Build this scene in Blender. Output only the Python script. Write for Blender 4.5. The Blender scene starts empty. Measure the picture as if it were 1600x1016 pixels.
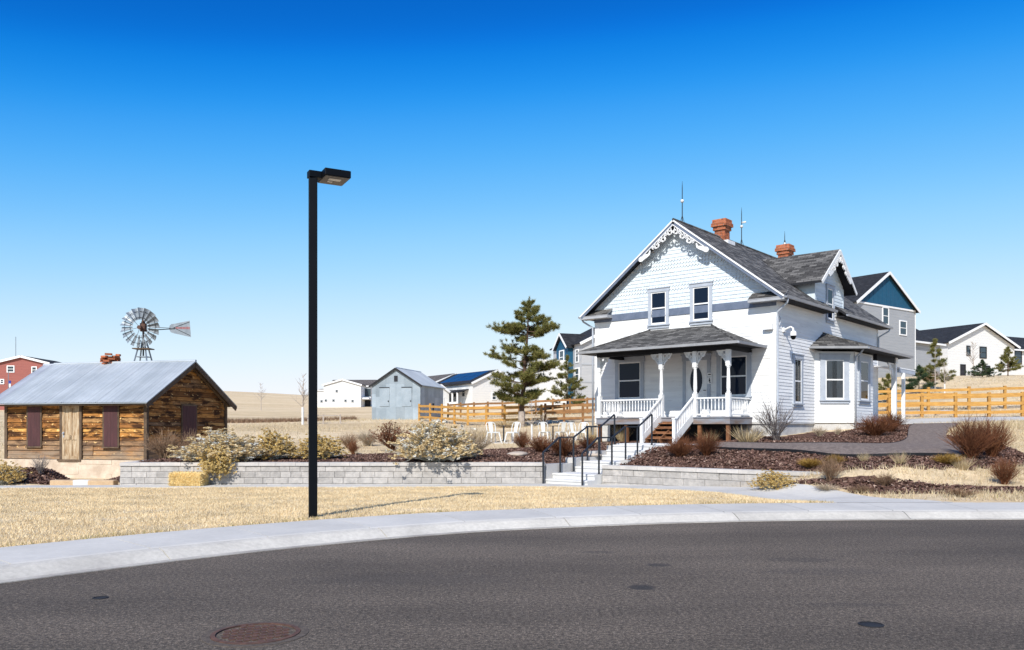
import bpy, math, random
import numpy as np
from mathutils import Vector, Matrix

S = bpy.context.scene
COL = S.collection
R = math.radians
rng = random.Random(11)
nrg = np.random.default_rng(5)

# ------------------------------------------------------------------ camera
F_PX, HOR, CAM_H = 1300.0, 668.0, 1.6            # focal length and horizon in photo pixels, eye height
cd = bpy.data.cameras.new("camera")
cam = bpy.data.objects.new("camera", cd)
COL.objects.link(cam)
cam.location = (0, 0, CAM_H)
cam.rotation_euler = (R(90), 0, 0)
cd.sensor_width = 36
cd.lens = 36 * F_PX / 1600
cd.shift_y = (HOR - 508) / 1600
cd.clip_start, cd.clip_end = 0.1, 6000
S.camera = cam

# ------------------------------------------------------------------ light
SUN_DIR = Vector((-0.30, -0.955, 0.86)).normalized()        # towards the sun
elev = math.asin(SUN_DIR.z)
azim = math.atan2(SUN_DIR.x, SUN_DIR.y)
W = bpy.data.worlds.new("World")
S.world = W
W.use_nodes = True
nt = W.node_tree
bg = nt.nodes["Background"]
sky = nt.nodes.new("ShaderNodeTexSky")
sky.sky_type = 'NISHITA'
sky.sun_disc = False
sky.sun_elevation = elev
sky.sun_rotation = azim
sky.altitude = 1800
sky.air_density = 1.0
sky.dust_density = 0.6
sky.ozone_density = 2.2
# grade of the clear high-altitude sky: deep azure overhead, pale at the horizon
SKY_K = 0.13
def sky_curve(pts_rgb):
    sc_ = nt.nodes.new("ShaderNodeVectorMath"); sc_.operation = 'SCALE'
    sc_.inputs["Scale"].default_value = SKY_K * 0.8
    nt.links.new(sky.outputs[0], sc_.inputs[0])
    cu = nt.nodes.new("ShaderNodeRGBCurve")
    cu.mapping.use_clip = False
    for ch, pts in zip(range(3), pts_rgb):
        c = cu.mapping.curves[ch]
        c.points[0].location = pts[0]
        c.points[1].location = pts[-1]
        for p in pts[1:-1]:
            c.points.new(*p)
    cu.mapping.update()
    nt.links.new(sc_.outputs[0], cu.inputs["Color"])
    up = nt.nodes.new("ShaderNodeVectorMath"); up.operation = 'SCALE'
    up.inputs["Scale"].default_value = 1 / SKY_K
    nt.links.new(cu.outputs[0], up.inputs[0])
    nt.links.new(up.outputs[0], bg.inputs["Color"])
sky_curve(([(0, 0), (.101, .002), (.117, .006), (.142, .043), (.18, .125), (.242, .27), (.363, .48), (.509, .62), (.649, .70), (1.0, .80)],
           [(0, 0), (.174, .11), (.202, .188), (.244, .30), (.304, .41), (.401, .54), (.569, .665), (.738, .73), (.862, .75), (1.0, .80)],
           [(0, 0), (.329, .48), (.374, .63), (.439, .735), (.527, .778), (.651, .79), (.817, .80), (1.0, .81)]))
bg.inputs["Strength"].default_value = 0.13
sl = bpy.data.lights.new("sun", 'SUN')
sl.energy = 4.6
sl.angle = R(0.5)
sl.color = (1.0, 0.955, 0.88)
sun = bpy.data.objects.new("sun", sl)
COL.objects.link(sun)
sun.rotation_euler = SUN_DIR.to_track_quat('Z', 'Y').to_euler()
sun.location = SUN_DIR * 80
S.view_settings.view_transform = 'Standard'
S.view_settings.look = 'None'
S.view_settings.exposure = 0.35
S.view_settings.gamma = 1
S.view_settings.use_curve_mapping = False
S.cycles.max_bounces = 6
S.cycles.transparent_max_bounces = 12

# ------------------------------------------------------------------ materials
def _n(t, kind, **kw):
    n = t.nodes.new(kind)
    for k, v in kw.items():
        setattr(n, k, v)
    return n

def mixc(t, fac, a, b, mode='MIX'):
    n = _n(t, "ShaderNodeMix", data_type='RGBA', blend_type=mode)
    for sock, val in ((n.inputs[0], fac), (n.inputs[6], a), (n.inputs[7], b)):
        if hasattr(val, 'type') and hasattr(val, 'links'):
            t.links.new(val, sock)
        elif isinstance(val, (int, float)):
            sock.default_value = val
        else:
            sock.default_value = (*val[:3], 1)
    return n.outputs[2]

def noise_of(t, vec, scale, detail=4, rough=0.6, stretch=None):
    if stretch:
        mp = _n(t, "ShaderNodeMapping")
        mp.inputs["Scale"].default_value = stretch
        t.links.new(vec, mp.inputs["Vector"])
        vec = mp.outputs[0]
    n = _n(t, "ShaderNodeTexNoise")
    n.inputs["Scale"].default_value = scale
    n.inputs["Detail"].default_value = detail
    n.inputs["Roughness"].default_value = rough
    t.links.new(vec, n.inputs["Vector"])
    return n.outputs["Fac"]

def ramp_of(t, fac, stops):
    r = _n(t, "ShaderNodeValToRGB")
    el = r.color_ramp.elements
    while len(el) < len(stops):
        el.new(0.5)
    for e, (p, c) in zip(el, stops):
        e.position = p
        e.color = (*c, 1) if not isinstance(c, (int, float)) else (c, c, c, 1)
    t.links.new(fac, r.inputs[0])
    return r.outputs[0]

def new_mat(name, rough=0.8, metal=0.0, spec=0.3):
    m = bpy.data.materials.new(name)
    m.use_nodes = True
    t = m.node_tree
    b = t.nodes["Principled BSDF"]
    b.inputs["Roughness"].default_value = rough
    b.inputs["Metallic"].default_value = metal
    b.inputs["Specular IOR Level"].default_value = spec
    return m, t, b

def bump_to(t, b, h, strength, dist=0.02):
    bp = _n(t, "ShaderNodeBump")
    bp.inputs["Strength"].default_value = strength
    bp.inputs["Distance"].default_value = dist
    t.links.new(h, bp.inputs["Height"])
    t.links.new(bp.outputs[0], b.inputs["Normal"])

def M(name, col, col2=None, rough=0.8, metal=0.0, spec=0.3, vs=3.0, island=0.0, bump=0.0, bs=60, stretch=None, fine=0.12, uv=False, sharp=(0.35, 0.65)):
    """A plain surface: colour wandering from col to col2 on two scales, piece by piece variation, bump."""
    m, t, b = new_mat(name, rough, metal, spec)
    pos = _n(t, "ShaderNodeTexCoord").outputs["UV"] if uv else _n(t, "ShaderNodeNewGeometry").outputs["Position"]
    col2 = col2 or tuple(c * 0.8 for c in col)
    f = noise_of(t, pos, vs, 5, 0.6, stretch)
    c = ramp_of(t, f, [(sharp[0], col), (sharp[1], col2)])
    if fine:
        f2 = noise_of(t, pos, vs * 14, 3, 0.7, stretch)
        v = ramp_of(t, f2, [(0.3, 1 - fine), (0.7, 1.0)])
        c = mixc(t, 1.0, c, v, 'MULTIPLY')
    if island:
        g = _n(t, "ShaderNodeNewGeometry").outputs["Random Per Island"]
        v = ramp_of(t, g, [(0.0, 1 - island), (1.0, 1 + island * 0.3)])
        c = mixc(t, 1.0, c, v, 'MULTIPLY')
    t.links.new(c, b.inputs["Base Color"])
    if bump:
        bump_to(t, b, noise_of(t, pos, bs, 3, 0.6, stretch), bump)
    return m

def M_shingle(name, col, col2, col3):
    m, t, b = new_mat(name, 0.9, 0, 0.2)
    uv = _n(t, "ShaderNodeTexCoord").outputs["UV"]
    br = _n(t, "ShaderNodeTexBrick")
    t.links.new(uv, br.inputs["Vector"])
    br.inputs["Scale"].default_value = 1
    br.inputs["Brick Width"].default_value = 0.30
    br.inputs["Row Height"].default_value = 0.135
    br.inputs["Mortar Size"].default_value = 0.008
    br.inputs["Mortar Smooth"].default_value = 0.2
    br.inputs["Color1"].default_value = (0, 0, 0, 1)
    br.inputs["Color2"].default_value = (1, 1, 1, 1)
    br.inputs["Mortar"].default_value = (0.0, 0.0, 0.0, 1)
    c = ramp_of(t, br.outputs["Color"], [(0.0, col), (0.5, col2), (1.0, col3)])
    f = noise_of(t, uv, 0.7, 4)
    c = mixc(t, 1.0, c, ramp_of(t, f, [(0.3, 0.8), (0.7, 1.15)]), 'MULTIPLY')
    f = noise_of(t, uv, 60, 2)
    c = mixc(t, 1.0, c, ramp_of(t, f, [(0.3, 0.7), (0.7, 1.2)]), 'MULTIPLY')
    c = mixc(t, br.outputs["Fac"], c, (0.012, 0.012, 0.013))
    t.links.new(c, b.inputs["Base Color"])
    sep = _n(t, "ShaderNodeSeparateXYZ")
    t.links.new(uv, sep.inputs[0])
    md = _n(t, "ShaderNodeMath", operation='MODULO')
    dv = _n(t, "ShaderNodeMath", operation='ADD')
    dv.inputs[1].default_value = 300.0
    t.links.new(sep.outputs[1], dv.inputs[0])
    t.links.new(dv.outputs[0], md.inputs[0])
    md.inputs[1].default_value = 0.135
    sc = _n(t, "ShaderNodeMath", operation='MULTIPLY')
    sc.inputs[1].default_value = -6
    t.links.new(md.outputs[0], sc.inputs[0])
    bump_to(t, b, sc.outputs[0], 0.8, 0.02)
    return m

def M_glass(name, tint=(0.5, 0.55, 0.6), refl=1.0, dark=None):
    m, t, b = new_mat(name)
    out = t.nodes["Material Output"]
    if dark:
        b.inputs["Base Color"].default_value = (*dark, 1)
        b.inputs["Roughness"].default_value = 0.03
        b.inputs["Specular IOR Level"].default_value = 0.6 * refl
        return m
    tr = _n(t, "ShaderNodeBsdfTransparent")
    tr.inputs[0].default_value = (*tint, 1)
    gl = _n(t, "ShaderNodeBsdfGlossy")
    gl.inputs["Roughness"].default_value = 0.02
    fr = _n(t, "ShaderNodeFresnel")
    fr.inputs[0].default_value = 1.55
    mx = _n(t, "ShaderNodeMixShader")
    t.links.new(fr.outputs[0], mx.inputs[0])
    t.links.new(tr.outputs[0], mx.inputs[1])
    t.links.new(gl.outputs[0], mx.inputs[2])
    t.links.new(mx.outputs[0], out.inputs[0])
    return m

def M_leaf(name, stops, rough=0.8, vs=2.0, trans=0.25):
    """Blades, needles, petals: colour by piece and by place, a little light passing through."""
    m, t, b = new_mat(name, rough, 0, 0.15)
    g = _n(t, "ShaderNodeNewGeometry")
    c = ramp_of(t, g.outputs["Random Per Island"], stops)
    f = noise_of(t, g.outputs["Position"], vs, 3)
    c = mixc(t, 1.0, c, ramp_of(t, f, [(0.3, 0.78), (0.7, 1.12)]), 'MULTIPLY')
    t.links.new(c, b.inputs["Base Color"])
    tl = _n(t, "ShaderNodeBsdfTranslucent")
    t.links.new(c, tl.inputs[0])
    mx = _n(t, "ShaderNodeMixShader")
    mx.inputs[0].default_value = trans
    t.links.new(b.outputs[0], mx.inputs[1])
    t.links.new(tl.outputs[0], mx.inputs[2])
    t.links.new(mx.outputs[0], t.nodes["Material Output"].inputs[0])
    return m

def M_siding(name, col, col2, worn=None, amount=0.0, gap=0.0):
    """Painted clapboard: board tone, streaks along the board, worn patches."""
    m, t, b = new_mat(name, 0.7, 0, 0.25)
    g = _n(t, "ShaderNodeNewGeometry")
    uv = _n(t, "ShaderNodeTexCoord").outputs["UV"]
    f = noise_of(t, uv, 1.2, 5, 0.6, (0.5, 5, 1))
    c = ramp_of(t, f, [(0.35, col), (0.68, col2)])
    v = ramp_of(t, g.outputs["Random Per Island"], [(0, 0.9), (1, 1.0)])
    c = mixc(t, 1.0, c, v, 'MULTIPLY')
    if worn:
        w1 = noise_of(t, uv, 2.2, 6, 0.72, (0.55, 3.2, 1))
        k = ramp_of(t, w1, [(0.60 - amount, 0.0), (0.67 - amount, 1.0)])
        c = mixc(t, k, c, worn)
    if gap:
        sep = _n(t, "ShaderNodeSeparateXYZ")
        t.links.new(uv, sep.inputs[0])
        ad = _n(t, "ShaderNodeMath", operation='ADD'); ad.inputs[1].default_value = 300
        md = _n(t, "ShaderNodeMath", operation='MODULO'); md.inputs[1].default_value = gap
        lt = _n(t, "ShaderNodeMath", operation='LESS_THAN'); lt.inputs[1].default_value = gap * 0.1
        t.links.new(sep.outputs[1], ad.inputs[0]); t.links.new(ad.outputs[0], md.inputs[0]); t.links.new(md.outputs[0], lt.inputs[0])
        bump_to(t, b, md.outputs[0], 0.9, 0.2)
    t.links.new(c, b.inputs["Base Color"])
    return m

def M_oldwood(name):
    """Weathered cabin boards: honey, rust and grey-brown by board, grain, pale chips and dark knots."""
    m, t, b = new_mat(name, 0.85, 0, 0.15)
    g = _n(t, "ShaderNodeNewGeometry")
    uv = _n(t, "ShaderNodeTexCoord").outputs["UV"]
    base = ramp_of(t, g.outputs["Random Per Island"], [(0.0, (0.13, 0.055, 0.02)), (0.25, (0.30, 0.13, 0.038)), (0.55, (0.46, 0.21, 0.055)), (0.75, (0.22, 0.13, 0.07)), (1.0, (0.58, 0.30, 0.085))])
    f = noise_of(t, uv, 1.6, 6, 0.7, (0.8, 3.0, 1))
    c = mixc(t, ramp_of(t, f, [(0.46, 0.0), (0.58, 1.0)]), base, (0.055, 0.024, 0.011))
    f = noise_of(t, uv, 4.0, 6, 0.7, (0.5, 9.0, 1))
    c = mixc(t, 1.0, c, ramp_of(t, f, [(0.3, 0.55), (0.68, 1.45)]), 'MULTIPLY')
    f = noise_of(t, uv, 7.0, 3, 0.6, (0.8, 1.4, 1))
    c = mixc(t, ramp_of(t, f, [(0.63, 0.0), (0.66, 1.0)]), c, (0.74, 0.48, 0.2))
    pz = _n(t, "ShaderNodeSeparateXYZ")
    t.links.new(g.outputs["Position"], pz.inputs[0])
    mr = _n(t, "ShaderNodeMapRange")
    mr.inputs[1].default_value, mr.inputs[2].default_value = 1.25, 0.6
    t.links.new(pz.outputs[2], mr.inputs[0])
    f = noise_of(t, uv, 2.0, 4, 0.6, (0.6, 2, 1))
    mu = _n(t, "ShaderNodeMath", operation='MULTIPLY')
    t.links.new(mr.outputs[0], mu.inputs[0]); t.links.new(ramp_of(t, f, [(0.3, 0.3), (0.6, 1.0)]), mu.inputs[1])
    c = mixc(t, mu.outputs[0], c, (0.27, 0.20, 0.14))        # boards near the sill are worn grey
    t.links.new(c, b.inputs["Base Color"])
    bump_to(t, b, noise_of(t, uv, 6, 5, 0.7, (0.5, 9, 1)), 0.5)
    return m

MAT = {}
MAT['white'] = M_siding("white_paint", (0.84, 0.84, 0.83), (0.74, 0.75, 0.76), (0.56, 0.55, 0.54), 0.0)
MAT['white_side'] = M_siding("white_paint_worn", (0.83, 0.83, 0.82), (0.73, 0.73, 0.735), (0.58, 0.565, 0.55), 0.0)
MAT['scale'] = M_siding("pale_blue_fish_scale", (0.66, 0.73, 0.78), (0.56, 0.63, 0.69), (0.60, 0.52, 0.48), -0.02)
MAT['trimw'] = M("white_trim", (0.82, 0.82, 0.81), (0.72, 0.72, 0.72), rough=0.55, vs=5, fine=0.06)
MAT['trimg'] = M("blue_grey_trim", (0.43, 0.465, 0.52), (0.36, 0.395, 0.45), rough=0.6, vs=4, fine=0.08)
MAT['gutter'] = M("grey_gutter_metal", (0.42, 0.43, 0.45), (0.34, 0.35, 0.37), rough=0.5, spec=0.4, vs=3)
MAT['shedmetal'] = M("blue_grey_shed_sheet", (0.40, 0.46, 0.51), (0.31, 0.37, 0.42), rough=0.55, metal=0.45, spec=0.5, vs=1.1, island=0.25, fine=0.1)
MAT['band'] = M("slate_band_paint", (0.15, 0.18, 0.25), (0.11, 0.14, 0.2), rough=0.6, vs=4)
MAT['shade_soffit'] = M("soffit_shade_colour", (0.018, 0.019, 0.024), (0.012, 0.013, 0.017), rough=0.8)  # near-black colour puts the eave shade into soffits and beams
MAT['roof'] = M_shingle("grey_shingle", (0.045, 0.043, 0.041), (0.090, 0.087, 0.083), (0.185, 0.178, 0.168))
MAT['roofdk'] = M_shingle("charcoal_shingle", (0.018, 0.019, 0.022), (0.026, 0.027, 0.030), (0.04, 0.041, 0.045))
MAT['roofbr'] = M_shingle("brown_shingle", (0.09, 0.078, 0.07), (0.13, 0.115, 0.105), (0.17, 0.15, 0.14))
MAT['brick'] = M("orange_brick", (0.50, 0.16, 0.07), (0.36, 0.11, 0.05), rough=0.9, vs=9, island=0.45, bump=0.3)
MAT['mortar'] = M("mortar", (0.34, 0.30, 0.27), rough=0.95)
MAT['glass'] = M_glass("dark_pane", dark=(0.004, 0.010, 0.026), refl=.35)
MAT['clear'] = M_glass("clear_pane", (0.85, 0.88, 0.9))
MAT['inside'] = M("painted_dark_interior", (0.035, 0.036, 0.042), (0.02, 0.02, 0.025), rough=0.9)  # dark colour stands in for unlit rooms, gaps and openings
MAT['curtain'] = M("lace_curtain", (0.56, 0.48, 0.43), (0.34, 0.30, 0.28), rough=0.9, vs=6, stretch=(1, 1, 0.15))
MAT['curtaind'] = M("dark_curtain", (0.05, 0.055, 0.075), (0.03, 0.034, 0.05), rough=0.9, vs=8, stretch=(1, 1, 0.15))
MAT['found'] = M("limewashed_foundation", (0.60, 0.59, 0.565), (0.44, 0.43, 0.42), rough=0.9, vs=2.2, bump=0.3, bs=12)
MAT['deckside'] = M("weathered_porch_board", (0.25, 0.275, 0.32), (0.22, 0.16, 0.13), rough=0.85, vs=1.8, stretch=(0.5, 0.5, 3))
MAT['redwood'] = M("reddish_wood", (0.30, 0.135, 0.06), (0.17, 0.075, 0.035), rough=0.8, vs=5, island=0.35)
MAT['grey_metal'] = M("galvanised_sheet", (0.50, 0.53, 0.57), (0.40, 0.43, 0.48), rough=0.5, metal=0.35, spec=0.5, vs=1.1, island=0.2, fine=0.07)
MAT['roof_metal'] = M("corrugated_roof_sheet", (0.46, 0.50, 0.53), (0.37, 0.41, 0.44), rough=0.55, metal=0.25, spec=0.5, vs=0.8, island=0.14, fine=0.06)
MAT['mill'] = M("mill_galvanised", (0.30, 0.34, 0.38), (0.21, 0.245, 0.28), rough=0.5, metal=0.4, spec=0.5, vs=3, island=0.35)
MAT['iron'] = M("dark_iron", (0.03, 0.03, 0.032), (0.02, 0.02, 0.022), rough=0.7, spec=0.2)
MAT['rusty'] = M("rusted_iron", (0.125, 0.065, 0.046), (0.07, 0.04, 0.032), rough=0.8, vs=14, bump=0.3)
MAT['black'] = M("black_powder_coat", (0.003, 0.004, 0.006), (0.002, 0.003, 0.005), rough=0.5, spec=0.12, vs=2)
MAT['rail'] = M("charcoal_rail_paint", (0.022, 0.026, 0.034), (0.016, 0.02, 0.026), rough=0.45, spec=0.5)
MAT['lens'] = M("lamp_lens", (0.75, 0.72, 0.66), rough=0.3)
MAT['lampunder'] = M("bronze_lamp_plate", (0.16, 0.14, 0.12), rough=0.5)
MAT['maroon'] = M("maroon_shutter", (0.085, 0.034, 0.036), (0.06, 0.026, 0.028), rough=0.75, vs=3, stretch=(3, 3, 0.4))
MAT['oldwood'] = M_oldwood("weathered_boards")
MAT['greywood'] = M("grey_old_timber", (0.15, 0.105, 0.07), (0.085, 0.055, 0.036), rough=0.9, vs=5, island=0.4)
MAT['doorwood'] = M("worn_door_wood", (0.52, 0.42, 0.29), (0.30, 0.19, 0.10), rough=0.85, vs=3.5, stretch=(4, 4, 0.7))
MAT['stone'] = M("pale_rubble_plaster", (0.64, 0.54, 0.43), (0.48, 0.38, 0.29), rough=0.95, vs=2.4, bump=0.6, bs=9)
MAT['sand'] = M("tan_sandstone", (0.62, 0.45, 0.28), (0.52, 0.36, 0.22), rough=0.9, vs=5, island=0.2, bump=0.4, bs=20)
MAT['cedar'] = M("cedar_rail", (0.62, 0.345, 0.09), (0.46, 0.235, 0.06), rough=0.75, vs=2.5, island=0.3, stretch=(1, 1, 3))
MAT['cedar_old'] = M("brown_cedar_rail", (0.36, 0.19, 0.075), (0.24, 0.12, 0.05), rough=0.8, vs=2.5, island=0.35)
MAT['block'] = M("grey_concrete_block", (0.49, 0.46, 0.43), (0.36, 0.34, 0.32), rough=0.95, vs=7, island=0.2, bump=0.7, bs=24)
MAT['capblock'] = M("pale_cap_block", (0.57, 0.535, 0.50), (0.47, 0.45, 0.43), rough=0.95, vs=4, island=0.12, bump=0.4, bs=30)
MAT['concrete'] = M("new_concrete", (0.56, 0.54, 0.50), (0.48, 0.465, 0.435), rough=0.85, vs=0.9, island=0.09, bump=0.15, bs=90, fine=0.09)
MAT['curb'] = M("curb_concrete", (0.60, 0.57, 0.51), (0.48, 0.455, 0.41), rough=0.9, vs=1.1, island=0.08, bump=0.25, bs=60, fine=0.2)
MAT['pan'] = M("dusty_gutter_concrete", (0.50, 0.47, 0.42), (0.33, 0.305, 0.275), rough=0.95, vs=1.6, bump=0.3, bs=60, fine=0.25)
MAT['stepc'] = M("pale_step_concrete", (0.66, 0.655, 0.64), (0.55, 0.55, 0.545), rough=0.9, vs=2, fine=0.08)
MAT['crusher'] = M("crushed_stone_path", (0.30, 0.24, 0.205), (0.19, 0.15, 0.13), rough=1, vs=9, fine=0.6, bump=0.8, bs=40, sharp=(0.42, 0.58))
MAT['edging'] = M("black_steel_edging", (0.014, 0.014, 0.016), rough=0.6)
MAT['straw'] = M_leaf("straw", [(0, (0.78, 0.54, 0.20)), (0.5, (0.86, 0.66, 0.30)), (1, (0.92, 0.78, 0.45))], trans=0.1)
MAT['redsiding'] = M_siding("barn_red_siding", (0.36, 0.13, 0.11), (0.32, 0.115, 0.10), gap=0.3)
MAT['asphalt_patch'] = M("worn_patch_asphalt", (0.16, 0.13, 0.105), (0.09, 0.072, 0.06), rough=0.95, vs=22, fine=0.5, bump=0.6, bs=70)
MAT['soil'] = M("bark_soil", (0.075, 0.045, 0.034), (0.035, 0.02, 0.016), rough=1, vs=26, bump=0.8, bs=40, fine=0.4)
MAT['graysiding'] = M_siding("pale_grey_siding", (0.50, 0.51, 0.53), (0.45, 0.46, 0.48), gap=0.28)
MAT['graysiding2'] = M_siding("mid_grey_siding", (0.40, 0.42, 0.45), (0.36, 0.38, 0.41), gap=0.28)
MAT['whitesiding'] = M_siding("white_house_siding", (0.80, 0.80, 0.79), (0.76, 0.76, 0.76), gap=0.3)
MAT['bluesiding'] = M("teal_blue_board", (0.012, 0.085, 0.16), (0.01, 0.07, 0.135), rough=0.6)
MAT['housepane'] = M_glass("house_pane", dark=(0.03, 0.045, 0.055))
MAT['solar'] = M("solar_panel", (0.006, 0.026, 0.095), (0.005, 0.02, 0.075), rough=0.3, spec=0.2)
MAT['bark'] = M("pine_bark", (0.12, 0.075, 0.05), (0.07, 0.043, 0.03), rough=0.95, vs=9, bump=0.6, bs=20)
MAT['palebark'] = M("pale_bark", (0.46, 0.40, 0.35), (0.33, 0.28, 0.24), rough=0.9, vs=9)
MAT['needles'] = M_leaf("pine_needles", [(0, (0.085, 0.10, 0.028)), (0.5, (0.21, 0.215, 0.065)), (0.85, (0.33, 0.30, 0.10)), (1, (0.40, 0.29, 0.12))], trans=0.3)
MAT['spruce'] = M_leaf("spruce_needles", [(0, (0.025, 0.05, 0.024)), (0.6, (0.05, 0.085, 0.04)), (1, (0.09, 0.12, 0.06))], trans=0.15)
MAT['flower'] = M_leaf("pale_yellow_seed_heads", [(0, (0.50, 0.36, 0.17)), (0.5, (0.74, 0.58, 0.32)), (1, (0.86, 0.75, 0.50))], trans=0.3)
MAT['flowery'] = M_leaf("straw_yellow_seed_heads", [(0, (0.44, 0.29, 0.09)), (0.5, (0.70, 0.51, 0.19)), (1, (0.82, 0.66, 0.32))], trans=0.3)
MAT['greytwig'] = M_leaf("silver_twigs", [(0, (0.46, 0.46, 0.42)), (0.5, (0.62, 0.62, 0.56)), (1, (0.74, 0.73, 0.67))], trans=0.1)
MAT['redtwig'] = M_leaf("rust_twigs", [(0, (0.085, 0.03, 0.016)), (0.5, (0.155, 0.06, 0.03)), (1, (0.24, 0.105, 0.05))], trans=0.1)
MAT['browntwig'] = M_leaf("brown_twigs", [(0, (0.15, 0.085, 0.05)), (0.5, (0.235, 0.145, 0.09)), (1, (0.36, 0.25, 0.16))], trans=0.1)
MAT['tantwig'] = M_leaf("tan_twigs", [(0, (0.33, 0.25, 0.17)), (0.5, (0.46, 0.36, 0.25)), (1, (0.56, 0.47, 0.35))], trans=0.1)
MAT['greybush'] = M_leaf("grey_branches", [(0, (0.12, 0.10, 0.095)), (0.5, (0.20, 0.17, 0.16)), (1, (0.30, 0.26, 0.24))], trans=0.05)
MAT['gold'] = M_leaf("golden_mound_stems", [(0, (0.24, 0.135, 0.03)), (0.5, (0.36, 0.215, 0.05)), (1, (0.46, 0.31, 0.09))], trans=0.2)
MAT['drygrass'] = M_leaf("dry_bunch_grass", [(0, (0.42, 0.31, 0.16)), (0.5, (0.56, 0.44, 0.26)), (1, (0.66, 0.56, 0.37))], trans=0.3)
MAT['lawn'] = M_leaf("dormant_lawn_blades", [(0, (0.62, 0.45, 0.24)), (0.5, (0.80, 0.64, 0.39)), (1, (0.90, 0.77, 0.54))], vs=0.9, trans=0.25)
MAT['edgegrass'] = M_leaf("olive_tinged_lawn_blades", [(0, (0.24, 0.22, 0.08)), (0.4, (0.42, 0.34, 0.16)), (1, (0.68, 0.54, 0.33))], vs=1.4, trans=0.25)
MAT['prairie'] = M_leaf("prairie_grass_blades", [(0, (0.46, 0.35, 0.20)), (0.5, (0.64, 0.52, 0.33)), (0.93, (0.76, 0.65, 0.46)), (1, (0.28, 0.27, 0.11))], vs=0.7, trans=0.25)
MAT['chips'] = M_leaf("bark_chips", [(0, (0.075, 0.040, 0.032)), (0.55, (0.15, 0.085, 0.066)), (0.9, (0.22, 0.135, 0.105)), (1, (0.40, 0.29, 0.235))], vs=1.2, trans=0.0)
MAT['chair'] = M("white_chair_enamel", (0.78, 0.80, 0.79), (0.70, 0.73, 0.73), rough=0.4, spec=0.5)
MAT['guard'] = M("white_tree_guard", (0.75, 0.74, 0.72), rough=0.7)
MAT['flagred'] = M("red_cloth", (0.45, 0.05, 0.06))
MAT['flagblue'] = M("blue_cloth", (0.04, 0.05, 0.30))
MAT['rock'] = M("pale_rock", (0.50, 0.43, 0.36), (0.40, 0.33, 0.27), rough=0.95, vs=4, bump=0.5, bs=14)
MAT['redpaint'] = M("faded_red_lettering", (0.32, 0.10, 0.10))
MAT['slab'] = M("patio_concrete", (0.55, 0.53, 0.50), (0.46, 0.44, 0.42), rough=0.9, vs=1.5)

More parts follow.
